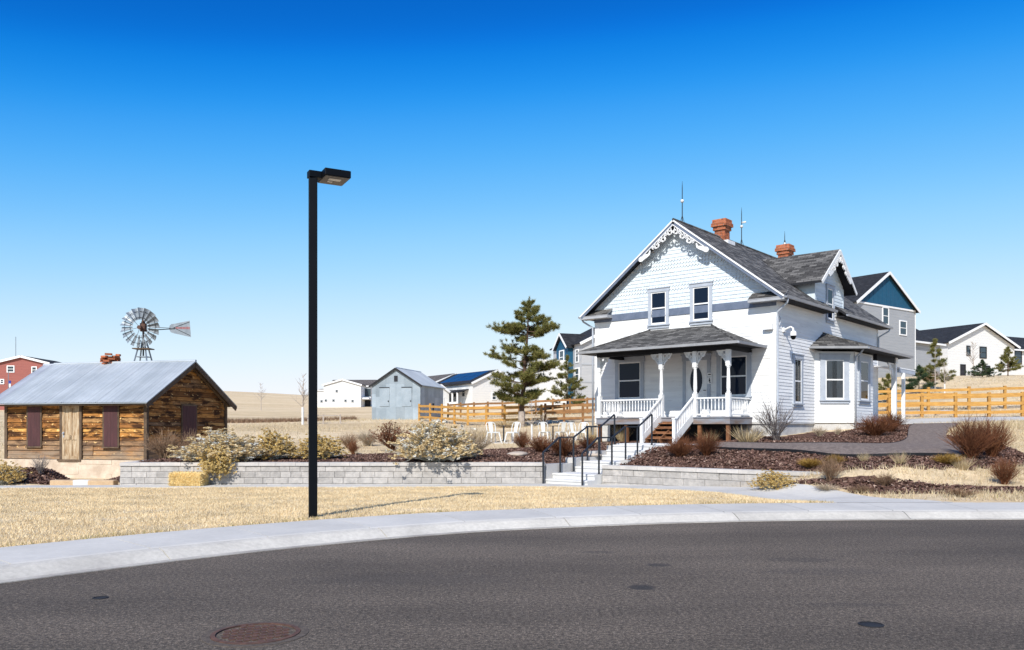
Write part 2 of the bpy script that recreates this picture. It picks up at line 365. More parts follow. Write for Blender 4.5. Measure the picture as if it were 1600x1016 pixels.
# ------------------------------------------------------------------ mesh helper
class MB:
    def __init__(self, xf=None):
        self.v, self.f, self.m = [], [], []
        self.xf = xf
    def add(self, vs, fs, mi=0):
        o = len(self.v)
        if self.xf is not None:
            vs = [self.xf @ Vector(p) for p in vs]
        self.v.extend(tuple(p) for p in vs)
        for f in fs:
            self.f.append(tuple(i + o for i in f))
            self.m.append(mi)
        return self
    def box(self, x0, x1, y0, y1, z0, z1, mi=0):
        x0, x1 = min(x0, x1), max(x0, x1); y0, y1 = min(y0, y1), max(y0, y1); z0, z1 = min(z0, z1), max(z0, z1)
        vs = [(x0, y0, z0), (x1, y0, z0), (x1, y1, z0), (x0, y1, z0), (x0, y0, z1), (x1, y0, z1), (x1, y1, z1), (x0, y1, z1)]
        return self.add(vs, [(0, 3, 2, 1), (4, 5, 6, 7), (0, 1, 5, 4), (1, 2, 6, 5), (2, 3, 7, 6), (3, 0, 4, 7)], mi)
    def beam(self, p, q, w, h, up=(0, 0, 1), mi=0):
        p, q = Vector(p), Vector(q)
        d = (q - p).normalized()
        s = d.cross(Vector(up))
        if s.length < 1e-4:
            s = d.cross(Vector((1, 0, 0)))
        s.normalize()
        u = s.cross(d)
        s, u = s * w / 2, u * h / 2
        vs = [p - s - u, p + s - u, p + s + u, p - s + u, q - s - u, q + s - u, q + s + u, q - s + u]
        return self.add(vs, [(0, 1, 2, 3), (7, 6, 5, 4), (4, 5, 1, 0), (5, 6, 2, 1), (6, 7, 3, 2), (7, 4, 0, 3)], mi)
    def poly(self, pts, mi=0):
        return self.add(pts, [tuple(range(len(pts)))], mi)
    def prism(self, pts, d, mi=0, mi_side=None):
        """pts (any plane), extruded by the vector d; pts stay the visible face when d points away from it."""
        n = len(pts)
        a = [Vector(p) for p in pts]
        d = Vector(d)
        nn = Vector((0, 0, 0))
        for i in range(n):
            nn += a[i].cross(a[(i + 1) % n])
        if nn.dot(d) > 0:
            a.reverse()
        vs = a + [p + d for p in a]
        self.add(vs, [tuple(range(n))], mi)
        o = len(self.v) - 2 * n
        ms = mi if mi_side is None else mi_side
        self.f.append(tuple(o + n + i for i in reversed(range(n)))); self.m.append(ms)
        for i in range(n):
            j = (i + 1) % n
            self.f.append((o + i, o + n + i, o + n + j, o + j)); self.m.append(ms)
        return self
    def tube(self, pts, r, n=8, mi=0, cap=True, sq=1.0):
        pts = [Vector(p) for p in pts]
        rs = r if isinstance(r, (list, tuple)) else [r] * len(pts)
        vs, prev = [], None
        for i, p in enumerate(pts):
            d = (pts[min(i + 1, len(pts) - 1)] - pts[max(i - 1, 0)]).normalized()
            if prev is None:
                a = d.orthogonal().normalized()
            else:
                a = prev - d * prev.dot(d)
                a = a.normalized() if a.length > 1e-6 else d.orthogonal().normalized()
            prev = a
            b = d.cross(a)
            for k in range(n):
                t = 2 * math.pi * k / n
                vs.append(p + (a * math.cos(t) + b * math.sin(t) * sq) * rs[i])
        fs = []
        for i in range(len(pts) - 1):
            for k in range(n):
                k2 = (k + 1) % n
                fs.append((i * n + k, i * n + k2, (i + 1) * n + k2, (i + 1) * n + k))
        if cap:
            fs.append(tuple(reversed(range(n))))
            fs.append(tuple((len(pts) - 1) * n + k for k in range(n)))
        return self.add(vs, fs, mi)
    def lathe(self, prof, cx=0, cy=0, n=12, mi=0):
        vs, fs = [], []
        for r, z in prof:
            r = max(r, 1e-4)
            for k in range(n):
                t = 2 * math.pi * (k + .5) / n
                vs.append((cx + r * math.cos(t), cy + r * math.sin(t), z))
        m = len(prof)
        for i in range(m - 1):
            for k in range(n):
                k2 = (k + 1) % n
                fs.append((i * n + k, i * n + k2, (i + 1) * n + k2, (i + 1) * n + k))
        return self.add(vs, fs, mi)
    def build(self, name, mats, parent=None, smooth=False, bevel=0):
        me = bpy.data.meshes.new(name)
        me.from_pydata(self.v, [], self.f)
        if not isinstance(mats, (list, tuple)):
            mats = [mats]
        for m in mats:
            me.materials.append(MAT[m] if isinstance(m, str) else m)
        me.polygons.foreach_set("material_index", self.m)
        if smooth:
            me.polygons.foreach_set("use_smooth", [True] * len(self.f))
        uvl = me.uv_layers.new(name="uv")
        co = self.v
        uv = np.zeros((len(me.loops), 2), np.float32)
        k = 0
        for p in me.polygons:
            nx, ny, nz = p.normal
            hl = math.hypot(nx, ny)
            if hl < 0.05:
                for vi in p.vertices:
                    uv[k] = co[vi][:2]; k += 1
            else:
                hx, hy = -ny / hl, nx / hl
                vx, vy, vz = -nz * hy * -1 * -1, 0, 0
                # v = n x h
                vx, vy, vz = ny * 0 - nz * hy, nz * hx - nx * 0, nx * hy - ny * hx
                for vi in p.vertices:
                    c = co[vi]
                    uv[k] = (c[0] * hx + c[1] * hy, c[0] * vx + c[1] * vy + c[2] * vz); k += 1
        uvl.data.foreach_set("uv", uv.ravel())
        me.update()
        ob = bpy.data.objects.new(name, me)
        COL.objects.link(ob)
        ob.parent = parent
        if bevel:
            bv = ob.modifiers.new("edge", 'BEVEL')
            bv.width = bevel; bv.segments = 2; bv.limit_method = 'ANGLE'
        return ob

def np_mesh(name, V, n_per, mat, smooth=False):
    """A mesh of len(V)/n_per loose faces of n_per corners each."""
    V = np.ascontiguousarray(V, np.float32).reshape(-1, 3)
    nf = len(V) // n_per
    me = bpy.data.meshes.new(name)
    me.vertices.add(len(V)); me.vertices.foreach_set("co", V.ravel())
    me.loops.add(len(V)); me.loops.foreach_set("vertex_index", np.arange(len(V), dtype=np.int32))
    me.polygons.add(nf)
    me.polygons.foreach_set("loop_start", np.arange(0, len(V), n_per, dtype=np.int32))
    me.update(calc_edges=True)
    me.materials.append(MAT[mat] if isinstance(mat, str) else mat)
    ob = bpy.data.objects.new(name, me)
    COL.objects.link(ob)
    return ob

def tag(o, label=None, cat=None, group=None, kind=None):
    if label: o['label'] = label
    if cat: o['category'] = cat
    if group: o['group'] = group
    if kind: o['kind'] = kind
    return o

def thing(name, label, cat, loc=(0, 0, 0), rz=0.0, group=None):
    o = bpy.data.objects.new(name, None)
    COL.objects.link(o)
    o.empty_display_size = 0.3
    o.location = loc
    o.rotation_euler = (0, 0, rz)
    return tag(o, label, cat, group)

def dup(root, loc, rz=0.0, scale=None, label=None):
    kids = [o for o in COL.objects if o.parent is root]
    r = root.copy(); COL.objects.link(r)
    r.location = loc; r.rotation_euler = (0, 0, rz)
    if scale is not None: r.scale = scale
    if label: r['label'] = label
    for ch in kids:
        c = ch.copy(); COL.objects.link(c); c.parent = r
        for g in [o for o in COL.objects if o.parent is ch]:
            d = g.copy(); COL.objects.link(d); d.parent = c
    return r

def struct(o, label=None, cat=None, kind='structure'):
    return tag(o, label, cat, None, kind)

def smooth(a, b, x):
    t = np.clip((x - a) / (b - a), 0, 1)
    return t * t * (3 - 2 * t)

# ------------------------------------------------------------------ terrain
HX, HY, HA = 9.21, 29.0, math.atan2(-0.647, 0.762)          # farmhouse corner and turn
UX, UY, SX, SY = math.cos(HA), math.sin(HA), -math.sin(HA), math.cos(HA)
def hw(x, y):
    """farmhouse frame to world"""
    return HX + UX * x + SX * y, HY + UY * x + SY * y

def rbf(pts, c=0.06):
    P = np.array(pts, float)
    def w(X, Y):
        Y = np.maximum(Y, -4)
        return X / (Y + 9), np.log(Y + 9)
    px, py = w(P[:, 0], P[:, 1])
    n = len(P)
    r = np.sqrt((px[:, None] - px) ** 2 + (py[:, None] - py) ** 2 + c * c)
    A = np.zeros((n + 3, n + 3))
    A[:n, :n] = r + np.eye(n) * 1e-3
    A[:n, n] = 1; A[:n, n + 1] = px; A[:n, n + 2] = py
    A[n:, :n] = A[:n, n:].T
    sol = np.linalg.solve(A, np.concatenate([P[:, 2], [0, 0, 0]]))
    def f(X, Y):
        X, Y = np.asarray(X, float), np.asarray(Y, float)
        x, y = w(X, Y)
        z = sol[n] + sol[n + 1] * x + sol[n + 2] * y
        for i in range(n):
            z = z + sol[i] * np.sqrt((x - px[i]) ** 2 + (y - py[i]) ** 2 + c * c)
        return z
    return f

FAR = [(-14, 36, .95), (-8, 36, .95), (-2, 36, .93), (2, 36, .95), (4.5, 36, 1.05), (-30, 36, .6), (-50, 40, .8),
       (-5, 45, 1.42), (3, 45, 1.5), (9, 45, 1.8), (-20, 45, 1.35), (-8, 60, 2.15), (-3, 60, 2.2), (6, 60, 2.6), (-30, 60, 2.1), (-30, 90, 3.1),
       (-5, 90, 2.7), (6, 90, 4.2), (10, 95, 5.2), (-60, 90, 3.2), (-60, 130, 5), (-20, 130, 4.6), (0, 130, 5), (-40, 160, 5.6), (-40, 200, 8), (-110, 200, 9),
       (-90, 150, 6), (-120, 350, 16.8), (-210, 350, 18), (-60, 350, 13.5), (0, 350, 12), (-300, 500, 17), (-100, 500, 15.5), (0, 500, 12), (150, 500, 12),
       (-600, 1200, 20), (0, 1200, 15), (600, 1200, 15), (-20, 250, 9), (40, 200, 9),
       (21.9, 36, 1.93), (18, 36, 1.85), (28, 36, 2.0), (22, 44, 2.27), (27, 44, 2.3), (36, 44, 2.5), (17, 44, 2.1), (20, 54, 3.1), (26, 54, 3.5), (34, 54, 3.8), (30, 60, 4.7), (38, 65, 5.5), (34, 60, 4.9),
       (28, 80, 6.0), (36, 80, 6.4), (45, 80, 6.6), (60, 85, 7), (50, 100, 7.5), (70, 110, 8), (100, 100, 7.5), (20, 75, 4.8), (50, 60, 5), (45, 45, 3), (14, 60, 3)]
NEARB = [(-12, 24.8, .5), (-8, 24.8, .5), (-4, 24.8, .5), (0, 24.9, .48), (-12, 27, .58), (-9, 27.5, .6), (-4, 27.5, .6), (0, 27, .62), (1.6, 26.6, .55), (2.2, 27.6, .68),
         (-9, 31, .75), (-4, 31, .73), (0, 31, .8), (2.6, 30.5, .92), (3.2, 32, 1.0), (-20, 31, .4), (-30, 30, .2),
         (3, 24.7, .45), (5, 23, .45), (7, 21.3, .46), (3.6, 25.6, .72), (4.3, 26.2, .86), (5.1, 25.2, .8), (6.2, 25.4, .88), (5.0, 27.6, .98), (7.9, 22.9, .88),
         (7.4, 28.2, 1.12), (9.21, 29, 1.26), (5, 33, 1.15), (8, 33, 1.3), (11.2, 31, 1.42), (13, 31.7, 1.53), (16, 33.4, 1.68), (13, 36, 1.6)]
RIGHT = [(9.4, 21.0, .88), (10.6, 21.2, .90), (8.2, 20.6, .62), (12.5, 23.6, .98), (10.5, 26, 1.08), (13, 27.5, 1.22), (15, 30, 1.5), (18, 31, 1.62), (15, 25.5, 1.12), (20, 27, 1.4), (24, 28, 1.55), (30, 28, 1.7), (45, 30, 2),
         (12, 21.0, .72), (15, 21.2, .68), (20, 22, .85), (8.2, 19.0, .36), (10, 18.8, .38), (13, 18.6, .36), (17, 18.6, .38), (24, 18.6, .45), (9, 17.0, .15), (12, 16.6, .15), (16, 16.5, .15), (22, 16.2, .16), (40, 15, .2)]
NEARF = [(-40, 24, -.2), (-20, 24.3, -.16), (-12, 24.3, -.13), (-6, 24.3, -.11), (0, 24.3, -.085), (2.6, 24, -.07), (-12, 23.2, -.12), (-4, 23.2, -.1), (1, 23, -.07), (4, 22.6, -.03), (5.9, 21.1, .03), (6.6, 20.9, .22), (7.4, 20.3, .40),
         (-14, 17, .02), (-8, 17, .02), (-3, 17, .05), (2, 17.5, .07), (5, 18.5, .06), (6.6, 18.8, .09), (-10, 13, .1), (-6, 12, .11), (-2, 14.5, .11), (3, 16, .12), (6.5, 16.5, .12), (7.2, 18.3, .10), (-12, 9, .1), (-14, 4, .1), (-20, 12, 0.05), (-14, 0, .1)]
fG = rbf([p for p in NEARF if p[0] > 6.3] + [p for p in NEARB if p[0] > 7.0] + RIGHT + FAR)
fB = rbf([p for p in NEARB] + [p for p in RIGHT if p[1] > 20] + FAR)
fF = rbf(NEARF + [p for p in RIGHT if p[1] < 20])
YW_X = [-400, -0.2, .95, 2.78, 7.73, 10, 30, 400]
YW_Y = [24.78, 24.78, 24.70, 24.36, 20.16, 19.2, 19.0, 19.0]
def yw(X):
    return np.interp(X, YW_X, YW_Y)

# road edge curve
CURVE = [(-9.2, -16), (-9.5, -8), (-9.4, -2), (-8.6, 2.6), (-7.2, 5.9), (-5.24, 8.52), (-3.28, 10.67), (-0.96, 12.45), (1.03, 13.32), (3.2, 13.96), (5.5, 14.3), (8.9, 14.42), (13, 14.35), (19, 14.0), (30, 13.2), (60, 11)]
def catmull(P, per=14):
    out = []
    P = [np.array(p, float) for p in P]
    for i in range(len(P) - 1):
        p0, p1, p2, p3 = P[max(i - 1, 0)], P[i], P[i + 1], P[min(i + 2, len(P) - 1)]
        for k in range(per):
            t = k / per
            out.append(0.5 * (2 * p1 + (p2 - p0) * t + (2 * p0 - 5 * p1 + 4 * p2 - p3) * t * t + (3 * p1 - p0 - 3 * p2 + p3) * t ** 3))
    out.append(P[-1])
    return np.array(out)
CV = catmull(CURVE)
seg = np.linalg.norm(np.diff(CV, axis=0), axis=1)
CL = np.concatenate([[0], np.cumsum(seg)])
TAN = np.gradient(CV, axis=0)
TAN /= np.linalg.norm(TAN, axis=1)[:, None]
NOR = np.stack([-TAN[:, 1], TAN[:, 0]], 1)                    # away from the road
def along(s):
    x = np.interp(s, CL, CV[:, 0]); y = np.interp(s, CL, CV[:, 1])
    nx = np.interp(s, CL, NOR[:, 0]); ny = np.interp(s, CL, NOR[:, 1])
    l = np.hypot(nx, ny)
    return x, y, nx / l, ny / l
def curve_dist(X, Y):
    """signed distance to the road edge, positive off the road"""
    X, Y = np.asarray(X, float), np.asarray(Y, float)
    shp = X.shape
    p = np.stack([X.ravel(), Y.ravel()], 1)
    best = np.full(len(p), 1e9); sgn = np.ones(len(p))
    for i in range(0, len(CV)):
        d = p - CV[i]
        dd = (d ** 2).sum(1)
        better = dd < best
        best = np.where(better, dd, best)
        sgn = np.where(better, np.sign(d @ NOR[i] + 1e-9), sgn)
    return (np.sqrt(best) * sgn).reshape(shp)

def gz(X, Y):
    X, Y = np.asarray(X, float), np.asarray(Y, float)
    g, b, f = fG(X, Y), fB(X, Y), fF(X, Y)
    t = smooth(7.0, 8.6, X)
    low = smooth(-11.4, -11.6, X) * (1 - smooth(31, 36, Y))
    lowz = -0.13 - 0.012 * (Y - 24)
    lowz = lowz + .46 * np.exp(-((X + 15.3) / .95) ** 4 - ((Y - 26.4) / .8) ** 2) + .30 * np.exp(-((X + 12.05) / .75) ** 2 - ((Y - 26.9) / .55) ** 2)
    b = b * (1 - low) + lowz * low
    behind = Y > yw(X)
    dx, dy = X - HX, Y - HY
    hx, hy = dx * UX + dy * UY, dx * SX + dy * SY
    cut = (hx > -3.56) & (hx < -1.88) & (hy > -9.2) & (hy < -3.4)
    b = np.where(cut, np.minimum(b, -.25 + np.clip(hy + 8.6, 0, 9) * .18), b)
    g = np.where(cut, np.minimum(g, -.25 + np.clip(hy + 8.6, 0, 9) * .18), g)
    z = np.where(behind, b * (1 - t) + g * t, f * (1 - t) + g * t)
    return z
def ground(x, y):
    return float(gz(np.array([x]), np.array([y]))[0])
_ys = np.concatenate([np.arange(14.8, 70, 0.06), np.arange(70, 400, 0.5)])
def at(px, py):
    """where the line of sight through a photo pixel meets the ground"""
    X = (px - 800) / F_PX * _ys
    z = gz(X, _ys)
    ray = CAM_H + (HOR - py) / F_PX * _ys
    k = int(np.argmax(z >= ray))
    return Vector((X[k], _ys[k], z[k]))
def P(px, py, Y):
    return Vector(((px - 800) / F_PX * Y, Y, CAM_H + (HOR - py) / F_PX * Y))

# ---- planting beds (mulch), as polygons on the ground
def in_poly(X, Y, poly):
    X, Y = np.asarray(X, float), np.asarray(Y, float)
    ins = np.zeros(X.shape, bool)
    n = len(poly)
    for i in range(n):
        x1, y1 = poly[i]; x2, y2 = poly[(i + 1) % n]
        if y1 == y2: continue
        c = ((y1 > Y) != (y2 > Y)) & (X < (x2 - x1) * (Y - y1) / (y2 - y1) + x1)
        ins ^= c
    return ins
pa = lambda *q: [tuple(at(a, b)[:2]) for a, b in q]
PATH_FRONT = [hw(-2.0, -4.3), hw(0.0, -4.55), hw(1.5, -4.95), hw(2.95, -5.5), hw(4.4, -6.0), hw(5.4, -6.05), hw(6.3, -5.3), hw(6.8, -3.9), hw(6.3, -1.8), hw(5.3, .8), hw(4.75, 2.8), hw(4.4, 5.0), hw(3.95, 8.8)]
PATH_BACK = [hw(-2.0, -3.0), hw(0.0, -3.1), hw(1.4, -3.2), hw(2.6, -3.15), hw(3.5, -2.7), hw(4.0, -1.9), hw(4.15, -.7), hw(4.05, .6), hw(3.85, 1.6), hw(3.5, 3.0), hw(3.1, 4.6), hw(2.75, 6.2), hw(2.4, 8.0)]
MULCH = [
    [(-11.3, 24.9), (1.6, 24.9), (3.9, 27.7), (3.3, 30.0), (1.5, 31.6), (-1.5, 30.6), (-4.0, 29.6), (-6.5, 28.6), (-9, 27.3), (-11.3, 27)],
    [(2.9, 24.6), (7.8, 20.3), (8.5, 19.75), (9.5, 19.6), (10.7, 19.9), (12.0, 20.5), (13.5, 21.2), (14.5, 24.2), (14.8, 26.6), (14.6, 28.2)] + [(p[0], p[1]) for p in PATH_FRONT[10:0:-1]] + [(5.2, 28.2), (4.4, 27.2)],
    [tuple(p) for p in PATH_BACK[1:]] + [hw(1.6, 9.5), hw(1.2, 3.2), hw(0.1, 3.0), hw(0.1, .1), hw(-6.2, .1), hw(-6.4, -2.6), hw(-3.7, -3.0)],
    [(6.3, 20.9), (7.4, 19.6), (9.3, 18.5), (12.5, 18.2), (15, 18.1), (19, 18.2), (23, 18.1), (23, 17.6), (15, 17.4), (11.5, 17.5), (9.2, 17.7), (7.75, 18.3), (7.0, 19.6), (6.2, 20.9)],
]
MULCH.append([(-16.7, 25.2), (-14.0, 25.2), (-14.1, 26.6), (-14.9, 27.4), (-16.6, 27.2)])
MULCH.append([(-13.2, 26.0), (-11.5, 26.0), (-11.5, 28.2), (-12.6, 28.2), (-13.4, 26.8)])
def mulch_mask(X, Y):
    m = np.zeros(np.shape(X), bool)
    for p in MULCH:
        m |= in_poly(X, Y, p)
    return m

def grow(a, b, first, ratio):
    out, s, x = [], first, a
    while x < b:
        x += s; s *= ratio
        out.append(x)
    return out
xs = sorted([-v for v in grow(22, 2500, .4, 1.13)] + list(np.arange(-22, 27.01, .28)) + grow(27, 2500, .4, 1.13))
fr = sorted(list(np.linspace(0, .5, 8)) + list(np.linspace(.52, 1.0, 90)))
bk = list(np.arange(0.02, 22, .28)) + grow(22, 3000, .35, 1.10)
XS = np.array(xs)
YWX = yw(XS)
rows = [np.full(len(XS), -60.0) + (YWX + 60) * t for t in fr] + [YWX + 0.01 + s for s in bk]
GY = np.array(rows)
GX = np.broadcast_to(XS, GY.shape).copy()
GZ = gz(GX, GY)
# front row at the wall must read the low side, the next the high side
nf_ = len(fr)
GZ[nf_ - 1] = gz(XS, YWX - 0.005)
cdist = curve_dist(GX, GY)
GZ = np.where(cdist < 1.9, np.minimum(GZ, -0.15) * (1 - smooth(0.9, 1.75, cdist)) + GZ * smooth(0.9, 1.75, cdist), GZ)
GZ = np.where(GY < -4, np.minimum(GZ, np.where(cdist < 1.7, -.15, .1)), GZ)
nr, nc = GY.shape
V = np.stack([GX, GY, GZ], 2).reshape(-1, 3)
idx = np.arange(nr * nc).reshape(nr, nc)
Q = np.stack([idx[:-1, :-1], idx[:-1, 1:], idx[1:, 1:], idx[1:, :-1]], 2).reshape(-1, 4)
me = bpy.data.meshes.new("ground")
me.vertices.add(len(V)); me.vertices.foreach_set("co", V.astype(np.float32).ravel())
me.loops.add(Q.size); me.loops.foreach_set("vertex_index", Q.astype(np.int32).ravel())
me.polygons.add(len(Q)); me.polygons.foreach_set("loop_start", np.arange(0, Q.size, 4, dtype=np.int32))
me.polygons.foreach_set("use_smooth", np.ones(len(Q), bool))
me.update(calc_edges=True)
at1 = me.attributes.new("mulch", 'FLOAT', 'POINT')
at1.data.foreach_set("value", mulch_mask(V[:, 0], V[:, 1]).astype(np.float32))
lawnm = (V[:, 1] < yw(V[:, 0])) & (V[:, 0] < 7)
at2 = me.attributes.new("lawn", 'FLOAT', 'POINT')
at2.data.foreach_set("value", lawnm.astype(np.float32))
m, t, b = new_mat("ground_cover", 1.0, 0, 0.05)
pos = _n(t, "ShaderNodeNewGeometry").outputs["Position"]
f = noise_of(t, pos, 0.12, 5, 0.6, (0.35, 1.4, 1))
field = ramp_of(t, f, [(0.3, (0.52, 0.395, 0.235)), (0.5, (0.63, 0.495, 0.315)), (0.7, (0.72, 0.585, 0.40))])
f = noise_of(t, pos, 1.6, 5, 0.7, (0.4, 1.3, 1))
field = mixc(t, 1.0, field, ramp_of(t, f, [(0.3, 0.72), (0.65, 1.12)]), 'MULTIPLY')
f = noise_of(t, pos, 0.045, 4, 0.55, (0.3, 2.0, 1))
field = mixc(t, ramp_of(t, f, [(0.56, 0.0), (0.66, 0.55)]), field, (0.34, 0.25, 0.155))
f = noise_of(t, pos, 0.8, 5, 0.65)
lawn = ramp_of(t, f, [(0.3, (0.58, 0.45, 0.27)), (0.7, (0.74, 0.60, 0.40))])
f = noise_of(t, pos, 40, 3, 0.7)
lawn = mixc(t, 1.0, lawn, ramp_of(t, f, [(0.3, 0.7), (0.7, 1.1)]), 'MULTIPLY')
f = noise_of(t, pos, 28, 4, 0.8)
mul = ramp_of(t, f, [(0.3, (0.055, 0.031, 0.024)), (0.55, (0.12, 0.068, 0.053)), (0.75, (0.18, 0.112, 0.09))])
a2 = _n(t, "ShaderNodeAttribute", attribute_name="lawn").outputs["Fac"]
a1 = _n(t, "ShaderNodeAttribute", attribute_name="mulch").outputs["Fac"]
c = mixc(t, a2, field, lawn)
f = noise_of(t, pos, 2.2, 4, 0.7)
ad = _n(t, "ShaderNodeMath", operation='ADD')
t.links.new(a1, ad.inputs[0]); t.links.new(f, ad.inputs[1])
c = mixc(t, ramp_of(t, ad.outputs[0], [(0.93, 0.0), (1.03, 1.0)]), c, mul)
t.links.new(c, b.inputs["Base Color"])
bump_to(t, b, noise_of(t, pos, 9, 5, 0.75), 0.6, 0.08)
me.materials.append(m)
gr = bpy.data.objects.new("ground", me)
COL.objects.link(gr)
struct(gr)

# ------------------------------------------------------------------ road, kerb, pavement
m, t, b = new_mat("asphalt", 0.85, 0, 0.28)
pos = _n(t, "ShaderNodeNewGeometry").outputs["Position"]
f = noise_of(t, pos, 75, 3, 0.75)
c = ramp_of(t, f, [(0.36, (0.044, 0.035, 0.027)), (0.5, (0.112, 0.090, 0.068)), (0.60, (0.175, 0.141, 0.110)), (0.70, (0.40, 0.335, 0.27))])
f = noise_of(t, pos, 27, 3, 0.75)
c = mixc(t, 1.0, c, ramp_of(t, f, [(0.36, 0.45), (0.5, 0.98), (0.60, 1.4), (0.70, 2.2)]), 'MULTIPLY')
f = noise_of(t, pos, 0.5, 5, 0.6, (0.4, 1.2, 1))
c = mixc(t, 1.0, c, ramp_of(t, f, [(0.35, 0.76), (0.65, 1.14)]), 'MULTIPLY')
f = noise_of(t, pos, 0.22, 3, 0.5, (0.25, 1.6, 1))
c = mixc(t, 1.0, c, ramp_of(t, f, [(0.4, 0.86), (0.6, 1.08)]), 'MULTIPLY')
f = noise_of(t, pos, 6, 4, 0.6)
c = mixc(t, 1.0, c, ramp_of(t, f, [(0.3, 0.88), (0.7, 1.06)]), 'MULTIPLY')
def stain(t, pos, c, x, y, rx, ry, amt, col=(0.02, 0.02, 0.021)):
    mp = _n(t, "ShaderNodeMapping", vector_type='POINT')
    mp.inputs["Location"].default_value = (-x / rx, -y / ry, 0)
    mp.inputs["Scale"].default_value = (1 / rx, 1 / ry, 0)
    t.links.new(pos, mp.inputs[0])
    ln = _n(t, "ShaderNodeVectorMath", operation='LENGTH')
    t.links.new(mp.outputs[0], ln.inputs[0])
    nz = noise_of(t, pos, 9, 4, 0.6)
    ad = _n(t, "ShaderNodeMath", operation='ADD')
    t.links.new(ln.outputs["Value"], ad.inputs[0]); t.links.new(nz, ad.inputs[1])
    return mixc(t, ramp_of(t, ad.outputs[0], [(0.0, amt), (1.0, amt)] if False else [(0.85, amt), (1.35, 0.0)]) if False else _scaled(t, ad.outputs[0], amt), c, col)
def _scaled(t, v, amt):
    mr = _n(t, "ShaderNodeMapRange")
    mr.inputs[1].default_value, mr.inputs[2].default_value = 1.55, 1.15
    mr.inputs[3].default_value, mr.inputs[4].default_value = 0.0, amt
    t.links.new(v, mr.inputs[0])
    return mr.outputs[0]
def road_at(px, py):
    Y = CAM_H * F_PX / (py - HOR)
    return (px - 800) / F_PX * Y, Y
for px, py, rx, ry, a in ((1003, 918, .15, .16, .75), (1028, 883, .16, .13, .6), (1290, 893, .9, .25, .25), (1250, 875, .5, .2, .3), (640, 905, 1.3, .4, .2), (935, 863, .25, .12, .35), (1330, 945, .5, .1, .25)):
    x, y = road_at(px, py)
    c = stain(t, pos, c, x, y, rx, ry, a)
t.links.new(c, b.inputs["Base Color"])
bump_to(t, b, noise_of(t, pos, 75, 3, 0.75), 0.6, 0.012)
mb = MB()
ctr = (6.0, -14.0, 0.0)
cv3 = [(p[0] + n[0] * .02, p[1] + n[1] * .02, 0.0) for p, n in zip(CV, NOR)]
ring = cv3 + [(60, -50, 0), (-9.2, -50, 0)]
for i in range(len(ring)):
    j = (i + 1) % len(ring)
    mb.add([ctr, ring[j], ring[i]], [(0, 1, 2)])
struct(mb.build("road", m))

def swept(prof, s0, s1, step, gap=0.0, name="", mats=None, jog=0.4):
    mb = MB()
    s = s0
    while s < s1:
        e = min(s + step, s1) - gap
        k = max(2, int((e - s) / jog) + 1)
        ss = np.linspace(s, e, k)
        x, y, nx, ny = along(ss)
        vs = []
        for i in range(k):
            for d, z in prof:
                vs.append((x[i] + nx[i] * d, y[i] + ny[i] * d, z))
        n = len(prof)
        fs = []
        for i in range(k - 1):
            for j in range(n - 1):
                fs.append((i * n + j, (i + 1) * n + j, (i + 1) * n + j + 1, i * n + j + 1))
        fs.append(tuple(range(n))); fs.append(tuple((k - 1) * n + j for j in reversed(range(n))))
        mb.add(vs, fs)
        s += step
    return mb.build(name, mats)
smax = float(CL[-1])
struct(swept([(0, -.12), (0, .010), (.045, .011), (.10, .0), (.17, .003), (.17, -.12)], 0, smax, 3.05, .010, "gutter", 'pan'))
struct(swept([(.03, -.06), (.9, -.055), (1.77, -.06)], 0, smax, 40, 0, "kerb_bed", 'soil'))
struct(swept([(.171, -.12), (.171, .004), (.22, .022), (.39, .094), (.46, .108), (.505, .110), (.505, -.12)], 0, smax, 3.05, .016, "kerb", 'curb'))
struct(swept([(.52, -.12), (.52, .106), (.535, .113), (.56, .119), (1.78, .140), (1.80, .132), (1.80, -.12)], 0, smax, 1.52, .016, "pavement", 'concrete'))

def strip(name, A, B, zfun, lift, mats, per=10, cells=5, skirt=0.15, gap=0.0):
    a, b_ = catmull(A, per), catmull(B, per)
    mb = MB()
    n = len(a)
    vs = []
    for i in range(n):
        for j in range(cells + 1):
            t_ = j / cells
            x, y = a[i] * (1 - t_) + b_[i] * t_
            vs.append((x, y, zfun(x, y) + lift))
    zs = [v for v in vs]
    w = cells + 1
    fs = [(i * w + j, i * w + j + 1, (i + 1) * w + j + 1, (i + 1) * w + j) for i in range(n - 1) for j in range(cells)]
    mb.add(vs, fs)
    for k in (0, cells):
        pts = [vs[i * w + k] for i in range(n)]
        low = [(p[0], p[1], p[2] - skirt) for p in pts]
        mb.add(pts + low, [(i, i + 1, n + i + 1, n + i) if k == 0 else (i + 1, i, n + i, n + i + 1) for i in range(n - 1)])
    # faces up
    ob = mb.build(name, mats)
    if ob.data.polygons[0].normal.z < 0:
        ob.data.flip_normals()
    return ob, [vs[i * w] for i in range(n)], [vs[i * w + cells] for i in range(n)]
WALK_A = [(-45, 23.5), (-25, 23.6), (-12, 23.65), (-5, 23.65), (-1, 23.6), (1.3, 23.4), (3.0, 22.4), (4.35, 20.8), (5.4, 18.6), (5.9, 17.3), (6.3, 16.15)]
WALK_B = [(-45, 24.6), (-25, 24.62), (-12, 24.62), (-5, 24.62), (-1, 24.62), (1.0, 24.62), (2.6, 24.2), (5.6, 21.7), (7.0, 19.4), (7.6, 17.9), (8.6, 16.22)]
def walkz(x, y):
    d = float(curve_dist(np.array([x]), np.array([y]))[0])
    w = float(smooth(1.8, 3.4, d))
    return ground(x, min(y, float(yw(x)) - .03)) * w + 0.118 * (1 - w)
struct(strip("walkway", WALK_A, WALK_B, walkz, .025, 'concrete')[0])
WB = catmull(WALK_A, 10)
WBB = catmull(WALK_B, 10)

